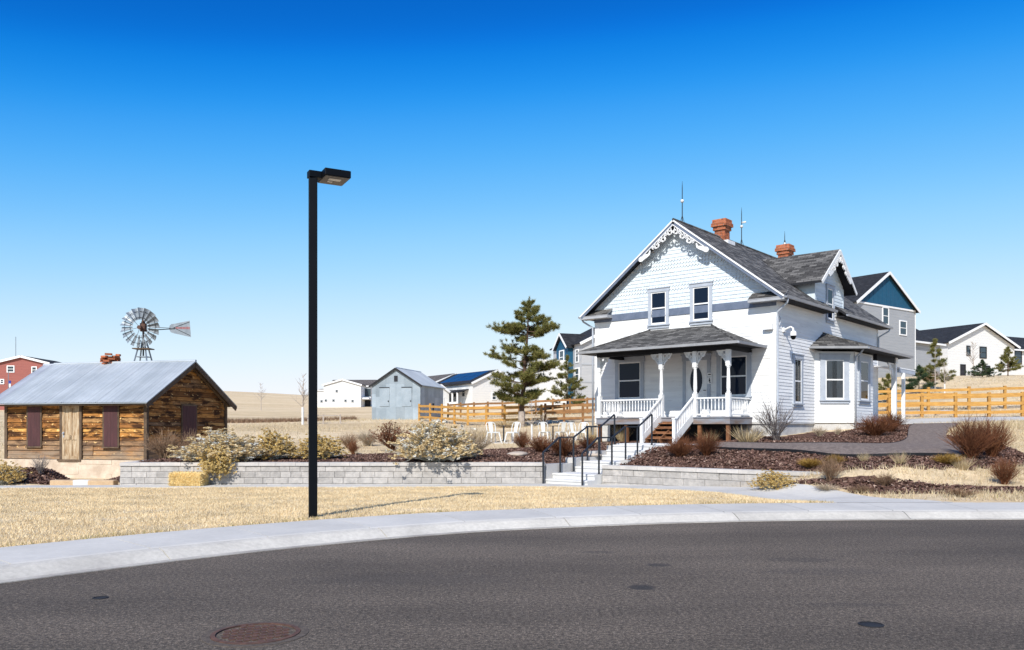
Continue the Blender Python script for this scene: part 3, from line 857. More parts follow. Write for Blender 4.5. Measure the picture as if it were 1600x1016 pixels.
def pathz(x, y):
    return ground(x, y)
pth, pf, pbk = strip("path", PATH_FRONT, PATH_BACK, pathz, .07, 'crusher', per=8, cells=6, skirt=.2)
struct(pth)
mb = MB()
for a_, b_ in zip(pf[:52], pf[1:53]):
    mb.beam((a_[0], a_[1], a_[2] - .06), (b_[0], b_[1], b_[2] - .06), .012, .17)
tag(mb.build("path_edging", 'edging'), "black metal edging strip along the front of the curved gravel path", "edging")
mb = MB()
for a_, b_ in zip(pbk[8:], pbk[9:]):
    mb.beam((a_[0], a_[1], a_[2] - .03), (b_[0], b_[1], b_[2] - .03), .012, .09)
tag(mb.build("path_edging", 'edging'), "thin dark edging between the gravel path and the farmhouse flower bed", "edging")

# concrete lane behind the farmhouse
LA = [(14.6, 33.6), (17, 33.9), (22, 34.4), (28, 35), (38, 36), (60, 38)]
LB = [(16.2, 38.2), (19.0, 38.6), (23, 39), (29, 39.4), (38, 40), (60, 42)]
struct(strip("lane", LA, LB, pathz, .06, 'concrete', per=6, cells=6)[0])

# ------------------------------------------------------------------ retaining walls
def block_wall(mb, cap, p, q, z_top, z_bot, h=.175, th=.3, bl=.44, batter=.012, seed=1):
    """coursed blocks between p and q on the ground plan, facing right of the direction p->q"""
    r = random.Random(seed)
    p, q = Vector((p[0], p[1], 0)), Vector((q[0], q[1], 0))
    d = q - p
    L = d.length
    d.normalize()
    n = Vector((d.y, -d.x, 0))
    xf = Matrix((( d.x, -n.x, 0, p.x), (d.y, -n.y, 0, p.y), (0, 0, 1, 0), (0, 0, 0, 1)))
    mb.xf = cap.xf = xf
    z = z_top - .1
    k = 0
    while z > z_bot:
        u = -r.random() * bl
        while u < L:
            w = bl * r.choice((.7, 1, 1, 1.25))
            a, e = max(u, 0), min(u + w - .005, L)
            if e - a > .04:
                off = -batter * k + r.uniform(-.008, .008)
                c = .010
                z0, z1 = z - h + .004, z
                vs = [(a, off + c, z0), (e, off + c, z0), (e, th, z0), (a, th, z0), (a, off + c, z1), (e, off + c, z1), (e, th, z1), (a, th, z1),
                      (a + c, off, z0 + c), (e - c, off, z0 + c), (e - c, off, z1 - c), (a + c, off, z1 - c)]
                mb.add(vs, [(4, 5, 6, 7), (1, 2, 6, 5), (2, 3, 7, 6), (3, 0, 4, 7), (8, 9, 10, 11), (0, 1, 9, 8), (1, 5, 10, 9), (5, 4, 11, 10), (4, 0, 8, 11)])
            u += w
        z -= h
        k += 1
    u = 0
    while u < L:
        w = r.choice((.5, .6, .6))
        e = min(u + w - .006, L)
        cap.box(u, e, -.035, th + .03, z_top - .098, z_top + r.uniform(-.003, .003))
        u += w
    mb.xf = cap.xf = None

t_ = thing("retaining_wall", "long straight grey block retaining wall behind the dry lawn left of the steps", "wall", (-5.4, 24.7, -.1), group="retaining walls beside the steps")
a_, c_ = MB(), MB()
block_wall(a_, c_, (-11.6, 24.63), (.98, 24.63), .56, -.4, seed=3)
block_wall(a_, c_, (-11.75, 28.6), (-11.61, 24.9), .56, -.4, seed=4)
for mm, nm, mt in ((a_, "block_courses", 'block'), (c_, "cap_stones", 'capblock')):
    o = mm.build(nm, mt, t_)
    o.location = (5.4, -24.7, .1)
p_, q_ = hw(-1.93, -7.9), hw(4.9, -7.72)
t_ = thing("retaining_wall", "short low block retaining wall right of the steps that sinks into the slope", "wall", (p_[0], p_[1], 0), group="retaining walls beside the steps")
a_, c_ = MB(), MB()
block_wall(a_, c_, p_, q_, .50, -.35, seed=7, h=.2, bl=.5)
for mm, nm, mt in ((a_, "block_courses", 'block'), (c_, "cap_stones", 'capblock')):
    o = mm.build(nm, mt, t_)
    o.location = (-p_[0], -p_[1], 0)

# ------------------------------------------------------------------ farmhouse
FH = thing("farmhouse", "white two storey farmhouse with grey shingle roof and columned front porch", "house", (HX, HY, 0), HA)
WD, LN, CX = 7.63, 11.3, -3.815
Z0, ZE, ZA, SL = 1.78, 6.49, 9.39, 0.76
Zv = Vector((0, 0, 1))

def frame_xf(o, nrm):
    """matrix for (u along the wall, n outward, z) with u x n = z"""
    nrm = Vector(nrm).normalized()
    ax = nrm.cross(Zv)
    o = Vector(o)
    return Matrix(((ax.x, nrm.x, 0, o.x), (ax.y, nrm.y, 0, o.y), (0, 0, 1, o.z), (0, 0, 0, 1)))

def boards(mb, o, nrm, z0, z1, span, pitch=.118, out=.02, seed=1, joint=3.2):
    r = random.Random(seed)
    mb.xf = frame_xf(o, nrm)
    z = z0
    while z < z1 - .01:
        zt = min(z + pitch, z1)
        a0, b0 = span(z); a1, b1 = span(zt)
        if b1 - a1 > .03 and b0 - a0 > .03:
            cuts = [0.0]
            while True:
                c = cuts[-1] + r.uniform(.5, 1.0) * joint / (b0 - a0)
                if c > 1 - .2 * joint / max(b0 - a0, .1) or c >= 1: break
                cuts.append(c)
            cuts.append(1.0)
            for c0, c1 in zip(cuts, cuts[1:]):
                e = .0012
                A0, A1 = a0 + (b0 - a0) * c0 + e, a1 + (b1 - a1) * c0 + e
                B0, B1 = a0 + (b0 - a0) * c1 - e, a1 + (b1 - a1) * c1 - e
                w = r.uniform(-.002, .002)
                mb.add([(A0, out + w, z), (B0, out + w, z), (B1, .007, zt), (A1, .007, zt), (A0, .004, z), (B0, .004, z)],
                       [(0, 1, 2, 3), (4, 5, 1, 0)])
        z += pitch
    mb.xf = None

def win(parent, o, nrm, w, h, trim='trimg', tw=.13, glass='glass', curtain=None, sashes=True, head=.17, name="window", sill=True):
    xf = frame_xf(o, nrm)
    f = MB(xf)
    a = w / 2
    f.box(-a - tw, -a, .0, .062, 0, h)
    f.box(a, a + tw, .0, .062, 0, h)
    f.box(-a - tw - .02, a + tw + .02, .0, .07, h, h + head)
    f.box(-a - tw - .04, a + tw + .04, .0, .095, h + head, h + head + .035)
    if sill:
        f.box(-a - tw - .03, a + tw + .03, .0, .10, -.05, 0)
        f.box(-a - tw, a + tw, .0, .058, -.15, -.05)
    else:
        f.box(-a - tw, a + tw, .0, .062, -tw, 0)
    f.box(-a, a, .0, .022, 0, h, 1)
    wo = f.build(name, [trim, 'inside'], parent)
    s = MB(xf)
    b = .045
    for (x0, x1, z0, z1, n1) in ((-a, -a + b, 0, h, .045), (a - b, a, 0, h, .045), (-a + b, a - b, 0, .07, .045), (-a + b, a - b, h - b, h, .045), (-a + b, a - b, h * .5 - .025, h * .5 + .025, .05)):
        s.box(x0, x1, .028, n1, z0, z1)
    s.build("sash", 'trimw', wo)
    g = MB(xf)
    g.box(-a + b, a - b, .034, .038, .07, h - b)
    g.build("pane", glass, wo)
    if curtain:
        c = MB(xf)
        k = 9
        for sx in (-1, 1):
            pts = []
            for i in range(k):
                u = sx * (a - b - (a - b) * curtain * i / (k - 1))
                pts.append((u, .024 + .004 * (i % 2)))
            vs = [(u, n_, .07) for u, n_ in pts] + [(u, n_, h - b) for u, n_ in pts]
            c.add(vs, [(i, i + 1, k + i + 1, k + i) for i in range(k - 1)])
        c.build("curtain", 'curtain', wo)
    return wo

# core walls
mb = MB()
mb.box(-WD + .002, -.002, .002, LN - .002, Z0, 6.40)
for y0, y1 in ((.003, .3), (LN - .3, LN - .003)):
    mb.prism([(-WD + .003, y0, 6.40), (-.003, y0, 6.40), (CX, y0, ZA - .11)], (0, y1 - y0, 0))
hg = lambda z: min(WD / 2, max((ZA - .13 - z) / SL, 0))
boards(mb, (CX, 0, 0), (0, -1, 0), Z0, 5.85, lambda z: (-WD / 2 + .09, WD / 2 - .09), seed=2)
boards(mb, (0, 0, 0), (1, 0, 0), Z0, 6.42, lambda z: (-LN + .09, -.09), seed=5)
mb.build("wall", 'white_side', FH)
# front face painted fresher: a skin of boards is already there; gable shingles
mb = MB(frame_xf((CX, 0, 0), (0, -1, 0)))
r_ = random.Random(9)
z = 6.12
row = 0
while z < ZA - .25:
    pitch = .138
    h0 = hg(z + pitch)
    fancy = 6.72 < z < 7.08 or 7.62 < z < 8.05
    board = z > 8.05
    w = .128 if fancy else (1.5 if board else .17)
    u = -h0 - (w / 2 if row % 2 else 0)
    while u < h0:
        ww = w if fancy else w * r_.uniform(.6, 1.3)
        a, b = max(u + .003, -h0), min(u + ww - .003, h0)
        if b - a > .02:
            m_ = (a + b) / 2
            j = r_.uniform(-.003, .003)
            if fancy:
                vs = [(a, .03 + j, z + .06), (m_ , .034 + j, z - .015), (b, .03 + j, z + .06), (b, .006, z + pitch + .03), (a, .006, z + pitch + .03)]
                mb.add(vs, [(0, 1, 2, 3, 4)])
            else:
                vs = [(a, .03 + j, z), (b, .03 + j, z), (b, .008, z + pitch + .02), (a, .008, z + pitch + .02), (a, .004, z), (b, .004, z)]
                mb.add(vs, [(0, 1, 2, 3), (4, 5, 1, 0)])
        u += ww
    z += pitch
    row += 1
mb.build("gable_shingles", 'scale', FH)
mb = MB()
mb.box(-WD - .02, .02, -.045, .0, 5.85, 6.12)
mb.build("frieze_band", 'band', FH)
for bx in ((-.2, 0, -.03, 0, Z0, 5.85), (-WD, -WD + .2, -.03, 0, Z0, 5.85), (.0, .03, -.03, .1, Z0, 6.35), (.0, .03, LN - .1, LN, Z0, 6.35)):
    MB().box(*bx).build("corner_board", 'trimw', FH)
mb = MB()
mb.box(-WD + .05, -.04, .04, LN - .04, .2, Z0)
mb.box(-WD, .012, -.012, LN, Z0 - .06, Z0 - .001)
mb.build("foundation", 'found', FH)

# main roof
TH = .10
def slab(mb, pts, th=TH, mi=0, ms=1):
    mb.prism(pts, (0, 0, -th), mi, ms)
rz_ = lambda x: ZA - SL * abs(x - CX)
y0, y1 = -.42, LN + .4
mb = MB()
slab(mb, [(CX, y0, ZA), (0, y0, ZE), (0, y1, ZE), (CX, y1, ZA)])
slab(mb, [(0, y0, ZE), (.45, y0, rz_(.45)), (.45, 4.56, rz_(.45)), (0, 4.56, ZE)])
slab(mb, [(0, 5.78, ZE), (.45, 5.78, rz_(.45)), (.45, y1, rz_(.45)), (0, y1, ZE)])
slab(mb, [(CX, y1, ZA), (-WD - .45, y1, rz_(.45)), (-WD - .45, y0, rz_(.45)), (CX, y0, ZA)])
mb.tube([(CX, y0, ZA + .005), (CX, y1, ZA + .005)], .05, 6)
RF = mb.build("roof", ['roof', 'shade_soffit'], FH)
# dormer
DC, DH, DZ = 5.17, 1.95, 8.60
mb = MB()
xr = CX + (ZA - DZ) / SL + .02
de = DZ - .755 * DH
xe = CX + (ZA - de) / SL + .02
for s in (-1, 1):
    q = [(.42, DC, DZ), (.42, DC + s * DH, de), (xe, DC + s * DH, de), (xr, DC, DZ)]
    slab(mb, q if s > 0 else q[::-1], .09)
mb.build("dormer_roof", ['roof', 'shade_soffit'], FH)
mb = MB()
dw = 1.6
dg = lambda z: min(dw, max((DZ - .1 - z) / .755, 0))
mb.prism([(-.004, DC - dw, 5.9), (-.004, DC + dw, 5.9), (-.004, DC + dw, DZ - .1 - .755 * dw), (-.004, DC, DZ - .1), (-.004, DC - dw, DZ - .1 - .755 * dw)], (-.12, 0, 0))
for s in (-1, 1):
    yy = DC + s * dw
    zt = DZ - .1 - .755 * dw
    mb.prism([(-.13, yy, rz_(-.13) - .1), (-.13, yy, zt), (CX + (ZA - zt) / SL, yy, zt)], (0, -s * .1, 0))
boards(mb, (0, DC, 0), (1, 0, 0), 6.40, DZ - .2, lambda z: (-dg(z) + (.08 if dg(z) >= dw else 0), dg(z) - (.08 if dg(z) >= dw else 0)), pitch=.135, seed=8, joint=.8)
mb.box(.0, .028, DC - dw, DC - dw + .08, 6.42, 7.25); mb.box(.0, .028, DC + dw - .08, DC + dw, 6.42, 7.25)
mb.build("dormer_wall", 'scale', FH)
for s in (-1, 1):                                             # rake boards of gable and dormer
    MB().beam((CX + s * .02, y0 - .015, ZA - .055), (CX + s * 4.27, y0 - .015, rz_(.455) - .055), .03, .055, up=(0, 0, 1)).build("rake_board", 'trimw', FH)
    MB().beam((.435, DC + s * .01, DZ - .075), (.435, DC + s * (DH + .01), de - .08), .03, .13).build("rake_board", 'trimw', FH)
    MB().beam((CX + s * .05, y0 + .004, ZA - .15), (CX + s * 4.22, y0 + .004, rz_(.40) - .14), .03, .11).build("inner_rake_board", 'band', FH)

def ribbon(mb, pts, w, xf, depth=.04):
    """flat band along pts (s,t), standing in the plane given by xf"""
    n = len(pts)
    L, Rr = [], []
    for i in range(n):
        a = pts[max(i - 1, 0)]; b = pts[min(i + 1, n - 1)]
        dx, dy = b[0] - a[0], b[1] - a[1]
        l = math.hypot(dx, dy) or 1
        ww = w[i] if isinstance(w, list) else w
        L.append((pts[i][0] - dy / l * ww / 2, pts[i][1] + dx / l * ww / 2))
        Rr.append((pts[i][0] + dy / l * ww / 2, pts[i][1] - dx / l * ww / 2))
    vs = [xf(p[0], p[1], 0) for p in L] + [xf(p[0], p[1], 0) for p in Rr] + [xf(p[0], p[1], depth) for p in L] + [xf(p[0], p[1], depth) for p in Rr]
    fs = []
    for i in range(n - 1):
        fs += [(i, i + 1, n + i + 1, n + i), (2 * n + i + 1, 2 * n + i, 3 * n + i, 3 * n + i + 1), (i, 2 * n + i, 2 * n + i + 1, i + 1), (n + i + 1, 3 * n + i + 1, 3 * n + i, n + i)]
    mb.add(vs, fs)

def spiral(cs, ct, r0, r1, a0, turns, k=16):
    return [(cs + (r0 + (r1 - r0) * i / k) * math.cos(a0 + 2 * math.pi * turns * i / k), ct + (r0 + (r1 - r0) * i / k) * math.sin(a0 + 2 * math.pi * turns * i / k)) for i in range(k + 1)]

def bargeboard(name, parent, apex, along_, out, ln, sc):
    """fretwork hung below a gable peak; along_ = horizontal unit vector in the gable plane"""
    ap, al, ou = Vector(apex), Vector(along_), Vector(out)
    mb = MB()
    ang = math.atan(SL)
    for s in (-1, 1):
        ds = al * (s * math.cos(ang)) + Zv * -math.sin(ang)
        dt = al * (-s * math.sin(ang)) + Zv * -math.cos(ang)
        xf = lambda a, b, c, ds=ds, dt=dt: ap + ds * a * sc + dt * b * sc + ou * -c
        ribbon(mb, [(.0, .05), (.6, .05), (1.2, .055), (ln - .15, .06)], .035, xf)
        for k in range(3):
            c = .32 + .44 * k
            ribbon(mb, spiral(c, .22, .15, .05, -1.6, 1.15), .036, xf)
            ribbon(mb, spiral(c + .22, .15, .085, .035, 1.2, -1.0), .03, xf)
            ribbon(mb, [(c - .12, .10), (c + .02, .33), (c + .14, .30), (c + .25, .10)], .03, xf)
        e = ln - .62
        ribbon(mb, [(e - .05, .14), (e + .1, .24), (e + .25, .20), (e + .42, .15), (e + .56, .12), (e + .64, .11), (e + .70, .10)], [.05, .10, .17, .20, .24, .20, .06], xf)
    return mb.build(name, 'trimw', parent)
bargeboard("bargeboard", FH, (CX, y0 - .04, ZA - .16), (1, 0, 0), (0, -1, 0), 2.3, .80)
bargeboard("bargeboard", FH, (.455, DC, DZ - .14), (0, 1, 0), (1, 0, 0), 2.0, .78)

# cornice returns at the foot of the front gable
for s in (-1, 1):
    mb = MB()
    xa, xb = (CX + s * 4.27), (CX + s * 2.95)
    x0, x1 = min(xa, xb), max(xa, xb)
    mb.box(x0, x1, -.42, -.001, 5.98, 6.09, 1)
    mb.prism([(x0, -.43, 6.095), (x1, -.43, 6.095), (x1 if s < 0 else x1 - .02, -.02, 6.36), (x0 if s > 0 else x0 + .02, -.02, 6.36)], (0, 0, -.02), 0, 1)
    mb.build("cornice_return", ['roof', 'gutter'], FH)
# gutters and downspouts
def gutter(mb, p, q, out):
    p, q, o = Vector(p), Vector(q), Vector(out)
    sec = [(0, 0), (.02, -.085), (.09, -.085), (.115, 0), (.105, 0), (.085, -.073), (.03, -.073), (.01, 0)]
    mb.add([p + o * a + Zv * b for a, b in sec] + [q + o * a + Zv * b for a, b in sec],
           [(i, (i + 1) % 8, 8 + (i + 1) % 8, 8 + i) for i in range(8)] + [tuple(range(8)), tuple(range(15, 7, -1))])
mb = MB()
ge = rz_(.45) - .03
gutter(mb, (.452, y0, ge), (.452, 4.56, ge), (1, 0, 0))
gutter(mb, (.452, 5.78, ge), (.452, y1, ge), (1, 0, 0))
gutter(mb, (-WD - .452, y0, ge), (-WD - .452, y1, ge), (-1, 0, 0))
mb.build("gutter", 'gutter', RF)
def spout(pts, r=.038, name="downspout"):
    MB().tube(pts, r, 8).build(name, 'trimg', FH, smooth=True)
spout([(.5, -.22, ge - .08), (.48, -.2, 5.9), (.08, -.07, 5.62), (.075, -.065, 5.4), (.075, -.065, 1.45), (.2, -.12, 1.35)])
spout([(-WD - .5, -.25, ge - .08), (-WD - .45, -.2, 5.92), (-WD - .07, -.08, 5.66), (-WD - .07, -.07, 5.3), (-WD - .07, -.07, 1.3)])
spout([(.5, LN + .15, ge - .08), (.46, LN + .1, 5.92), (.08, LN - .1, 5.66), (.07, LN - .1, 5.2), (.07, LN - .1, 4.8)])
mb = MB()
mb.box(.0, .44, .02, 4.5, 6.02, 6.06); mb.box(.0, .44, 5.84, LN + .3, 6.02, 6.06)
mb.build("eave_soffit", 'shade_soffit', FH)

# upper and ground floor windows
for x in (-2.86, -4.66):
    win(FH, (x, -.0, 5.56), (0, -1, 0), .66, 1.25, tw=.12, head=.13)
win(FH, (-1.57, 0, 2.72), (0, -1, 0), 1.02, 1.45, tw=.15, head=.18)
win(FH, (-5.97, 0, 2.72), (0, -1, 0), 1.02, 1.45, tw=.15, head=.18)
win(FH, (0, 1.87, 2.48), (1, 0, 0), .62, 1.62, tw=.15, head=.15, glass='clear', curtain=.8)
win(FH, (0, DC, 5.86), (1, 0, 0), .58, 1.22, tw=.12, head=.13)

# front door
xf = frame_xf((-3.05, 0, 1.97), (0, -1, 0))
mb = MB(xf)
mb.box(-.56, -.44, 0, .07, 0, 2.12); mb.box(.44, .56, 0, .07, 0, 2.12); mb.box(-.58, .58, 0, .075, 2.12, 2.32); mb.box(-.62, .62, 0, .11, 2.32, 2.37)
DF = mb.build("door_frame", 'trimg', FH)
mb = MB(xf)
mb.box(-.44, .44, .02, .045, .01, 2.12)
mb.box(-.36, -.04, .045, .058, .15, .62); mb.box(.04, .36, .045, .058, .15, .62)
ov = [(.27 * math.cos(a), 1.38 + .52 * math.sin(a)) for a in [i * 2 * math.pi / 28 for i in range(28)]]
mb.tube([(u, .05, z_) for u, z_ in ov + ov[:1]], .022, 6, cap=False)
DR = mb.build("door", 'trimw', FH)
mb = MB(xf)
mb.prism([(u * .98, .054, 1.38 + (z_ - 1.38) * .98) for u, z_ in ov], (0, -.007, 0))
mb.build("oval_pane", 'glass', DR)
mb = MB(xf)
mb.tube([(-.38, .045, 1.0), (-.38, .10, 1.0), (-.31, .10, 1.0)], .014, 6)
mb.build("handle", 'iron', DR)
mb = MB(frame_xf((-2.50, -.07, 3.34), (0, -1, 0)))
mb.box(-.09, .09, 0, .008, .13, .27); mb.box(-.09, .09, 0, .008, -.14, .10)
mb.box(-.055, .055, .008, .010, .185, .225, 1); mb.box(-.03, .03, .008, .010, -.06, .03, 1); mb.box(-.02, .02, .008, .010, .04, .07, 1); mb.box(-.05, .01, .008, .010, -.1, -.07, 1)
mb.build("door_notice", ['trimw', 'iron'], FH)

# ---- porch
PX0, PX1, PY = -6.36, -.85, -1.80
mb = MB()
n = 22
for i in range(n):
    x = PX0 + (PX1 - PX0) * i / n
    mb.box(x + .004, x + (PX1 - PX0) / n - .004, PY - .03, -.03, 1.932, 1.97)
mb.box(PX0 + .02, PX1 - .02, PY, -.04, 1.72, 1.93)
mb.build("porch_floor", 'deckside', FH)
for x in (-6.25, -5.05, -3.75, -2.05, -.98):
    mb = MB()
    mb.box(x - .06, x + .06, PY + .06, PY + .18, .5, 1.72)
    mb.build("porch_pier", 'redwood', FH)
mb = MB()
mb.box(PX0 + .05, PX1 - .05, PY + .9, PY + 1.0, .6, 1.71)  # dark sheet added for the shade of the open space under the porch
mb.build("underfloor_shade_sheet", 'inside', FH)
POSTX = (-.97, -2.22, -3.57, -6.25)
for i, x in enumerate(POSTX):
    mb = MB()
    y = PY + .1
    mb.box(x - .075, x + .075, y - .075, y + .075, 1.97, 2.78)
    mb.lathe([(.06, 2.78), (.075, 2.81), (.055, 2.85), (.068, 2.95), (.066, 3.1), (.052, 3.55), (.05, 3.62), (.07, 3.66), (.055, 3.70)], x, y, 12)
    mb.box(x - .072, x + .072, y - .072, y + .072, 3.70, 4.26)
    po = mb.build("porch_post", 'trimw', FH)
    for s in (-1, 1):
        if (i == 0 and s > 0) or (i == 3 and s < 0): continue
        b = MB()
        xf2 = lambda a, c, d, s=s, x=x, y=y: Vector((x + s * (.072 + a), y - .02 + d, 4.25 - c))
        ribbon(b, [(0, .02), (.36, .02)], .04, xf2)
        ribbon(b, [(.02, .0), (.02, .45)], .04, xf2)
        ribbon(b, [(.33, .03), (.26, .09), (.17, .13), (.12, .22), (.06, .30), (.02, .42)], [.05, .09, .10, .10, .09, .03], xf2)
        ribbon(b, spiral(.20, .10, .09, .03, 0, 1.2), .04, xf2)
        ribbon(b, spiral(.10, .20, .075, .03, 1.5, 1.2), .04, xf2)
        b.build("post_bracket", 'trimw', po)
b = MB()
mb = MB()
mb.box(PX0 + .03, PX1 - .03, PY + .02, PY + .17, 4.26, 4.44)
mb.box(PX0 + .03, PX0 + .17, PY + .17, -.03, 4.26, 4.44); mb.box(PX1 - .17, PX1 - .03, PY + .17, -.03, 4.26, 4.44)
mb.build("porch_beam", 'shade_soffit', FH)  # beam coloured black for the shade under the porch roof
def baluster(mb, x, y, z0, z1):
    h = z1 - z0
    mb.lathe([(.022, z0), (.022, z0 + .12 * h), (.013, z0 + .16 * h), (.026, z0 + .38 * h), (.015, z0 + .72 * h), (.013, z0 + .8 * h), (.022, z0 + .84 * h), (.022, z1)], x, y, 6)
def railing(p, q, zb=2.05, zt=2.62, lower=True):
    mb = MB()
    p, q = Vector(p), Vector(q)
    mb.beam((p.x, p.y, zt), (q.x, q.y, zt), .075, .05)
    mb.beam((p.x, p.y, zb), (q.x, q.y, zb), .055, .05)
    L = (q - p).length
    k = int(L / .125)
    for i in range(1, k):
        c = p.lerp(q, i / k)
        baluster(mb, c.x, c.y, zb + .025, zt - .025)
    mb.build("porch_railing", 'trimw', FH)
yp = PY + .1
railing((POSTX[3] + .08, yp), (POSTX[2] - .08, yp))
railing((POSTX[1] + .08, yp), (POSTX[0] - .08, yp))
railing((POSTX[0], yp + .08), (POSTX[0], -.08))
railing((POSTX[3], yp + .08), (POSTX[3], -.08))
# porch stairs
SXa, SXb = -3.50, -2.29
nst, run, zg = 5, .27, 1.06
rise = (1.93 - zg) / nst
mb = MB()
for i in range(nst - 0):
    zt = zg + rise * (i + 1) - (0.0 if i < nst - 1 else .04)
    if i == nst - 1: break
    ya = PY - .03 - run * (nst - 1 - i)
    mb.box(SXa + .05, SXb - .05, ya - .02, ya + run + .0, zt - .035, zt)
    mb.box(SXa + .05, SXb - .05, ya + run - .01, ya + run + .012, zt + .001, zt + .05)
for x in (SXa + .06, SXb - .06, (SXa + SXb) / 2):
    mb.beam((x, PY - .05, 1.66), (x, PY - .05 - run * 4.1, zg + .05), .05, .2)
ST = mb.build("porch_stairs", 'redwood', FH)
for x in (SXa - .03, SXb + .03):
    mb = MB()
    yb = PY - .06 - run * 4.6
    mb.box(x - .05, x + .05, yb - .05, yb + .05, zg - .05, zg + .82)
    mb.box(x - .065, x + .065, yb - .065, yb + .065, zg + .82, zg + .86)
    mb.beam((x, PY + .02, 2.66), (x, yb, zg + .76), .07, .05)
    mb.beam((x, PY + .02, 1.98), (x, yb, zg + .10), .045, .26)
    for i in range(1, 11):
        f_ = i / 11
        y = PY + .02 + (yb - PY - .02) * f_
        mb.box(x - .018, x + .018, y - .018, y + .018, 1.98 + (zg + .1 - 1.98) * f_ + .1, 2.66 + (zg + .76 - 2.66) * f_ - .02)
    mb.build("stair_railing", 'trimw', FH)
# porch roof
E = [(-6.82, -2.24, 4.46), (-.42, -2.24, 4.46), (-.42, -.0, 4.46), (-6.82, -.0, 4.46)]
T0, T1 = (-2.45, -.0, 5.36), (-5.05, -.0, 5.36)
mb = MB()
mb.poly([E[0], E[1], T0, T1]); mb.poly([E[1], E[2], T0]); mb.poly([E[3], E[0], T1])
mb.box(-6.80, -.44, -2.22, -.002, 4.40, 4.455, 1)
for a, c in ((E[1], T0), (E[0], T1)):
    mb.tube([Vector(a) + Vector((0, 0, .01)), Vector(c) + Vector((0, 0, .01))], .035, 5)
PR = mb.build("porch_roof", ['roof', 'shade_soffit'], FH)
mb = MB()
gutter(mb, (-6.9, -2.242, 4.475), (-.34, -2.242, 4.475), (0, -1, 0))
gutter(mb, (-.418, -2.24, 4.474), (-.418, -.02, 4.474), (1, 0, 0))
gutter(mb, (-6.822, -2.24, 4.474), (-6.822, -.02, 4.474), (-1, 0, 0))
mb.build("gutter", 'gutter', PR)

# ---- side bay
B0, B1, B2, B3 = (0, 3.56), (1.13, 4.69), (1.13, 6.9), (0, 8.03)
mb = MB()
for a, c in ((B0, B1), (B1, B2), (B2, B3)):
    a, c = Vector((*a, 0)), Vector((*c, 0))
    d = c - a
    nn = Vector((d.y, -d.x, 0)).normalized()
    mid = (a + c) / 2
    hl = d.length / 2
    mb.prism([(a.x, a.y, Z0), (c.x, c.y, Z0), (c.x, c.y, 4.5), (a.x, a.y, 4.5)], -nn * .1)
    boards(mb, mid, nn, Z0, 4.48, lambda z, hl=hl: (-hl + .01, hl - .01), seed=int(hl * 100))
mb.build("bay_wall", 'white', FH)
mb = MB()
mb.prism([(B0[0] - .03, B0[1] + .03, Z0 - .002), (B1[0] - .03, B1[1] + .02, Z0 - .002), (B2[0] - .03, B2[1] - .02, Z0 - .002), (B3[0] - .03, B3[1] - .03, Z0 - .002)], (0, 0, -1.3))
mb.build("bay_foundation", 'found', FH)
n45 = Vector((1, -1, 0)).normalized()
win(FH, (.565, 4.125, 2.66), n45, .74, 1.52, tw=.2, head=.2, glass='clear', curtain=.74)
win(FH, (1.13, 5.75, 2.66), (1, 0, 0), .95, 1.52, tw=.2, head=.2, glass='clear', curtain=.85)
Eb = [(.0, 3.05, 4.64), (1.66, 4.46, 4.64), (1.66, 10.4, 4.64), (.0, 10.4, 4.64)]
U0, U1 = (.0, 4.45, 5.27), (.0, 9.2, 5.27)
mb = MB()
mb.poly([Eb[0], Eb[1], U0]); mb.poly([Eb[1], Eb[2], U1, U0]); mb.poly([Eb[2], Eb[3], U1])
mb.prism([(.002, 3.08, 4.632), (1.64, 4.475, 4.632), (1.64, 10.38, 4.632), (.002, 10.38, 4.632)], (0, 0, -.07), 1)
mb.tube([Vector(Eb[1]) + Vector((0, 0, .01)), Vector(U0) + Vector((0, 0, .01))], .03, 5)
BR = mb.build("bay_roof", ['roof', 'shade_soffit'], FH)
mb = MB()
dd = (Vector(Eb[1]) - Vector(Eb[0])).normalized()
gutter(mb, (Eb[0][0], Eb[0][1], 4.655), (Eb[1][0], Eb[1][1], 4.655), Vector((dd.y, -dd.x, 0)))
gutter(mb, (Eb[1][0] + .002, Eb[1][1], 4.655), (Eb[2][0], Eb[2][1], 4.655), (1, 0, 0))
mb.build("gutter", 'gutter', BR)
spout([(1.52, 4.55, 4.6), (1.40, 4.58, 4.42), (1.20, 4.64, 4.3), (1.19, 4.64, 4.1), (1.19, 4.64, 1.55)])
mb = MB()
mb.box(1.12, 1.30, 9.42, 9.60, 1.4, 4.30); mb.box(1.09, 1.33, 9.39, 9.63, 4.30, 4.56)
sp = mb.build("side_porch_post", 'trimw', FH)
b = MB()
xf2 = lambda a, c, d: Vector((1.21 + d - .02, 9.40 - a, 4.30 - c))
ribbon(b, [(0, .0), (.8, .0)], .05, xf2)
ribbon(b, [(.75, .03), (.55, .12), (.35, .2), (.15, .38), (.03, .6)], [.06, .1, .12, .1, .04], xf2)
ribbon(b, spiral(.45, .16, .14, .05, 0, 1.3), .05, xf2); ribbon(b, spiral(.2, .28, .11, .04, 1.5, 1.3), .05, xf2)
b.build("post_bracket", 'trimw', sp)
mb = MB()
mb.box(1.14, 1.28, 6.95, 9.385, 4.32, 4.555)
mb.build("side_porch_beam", 'shade_soffit', FH)
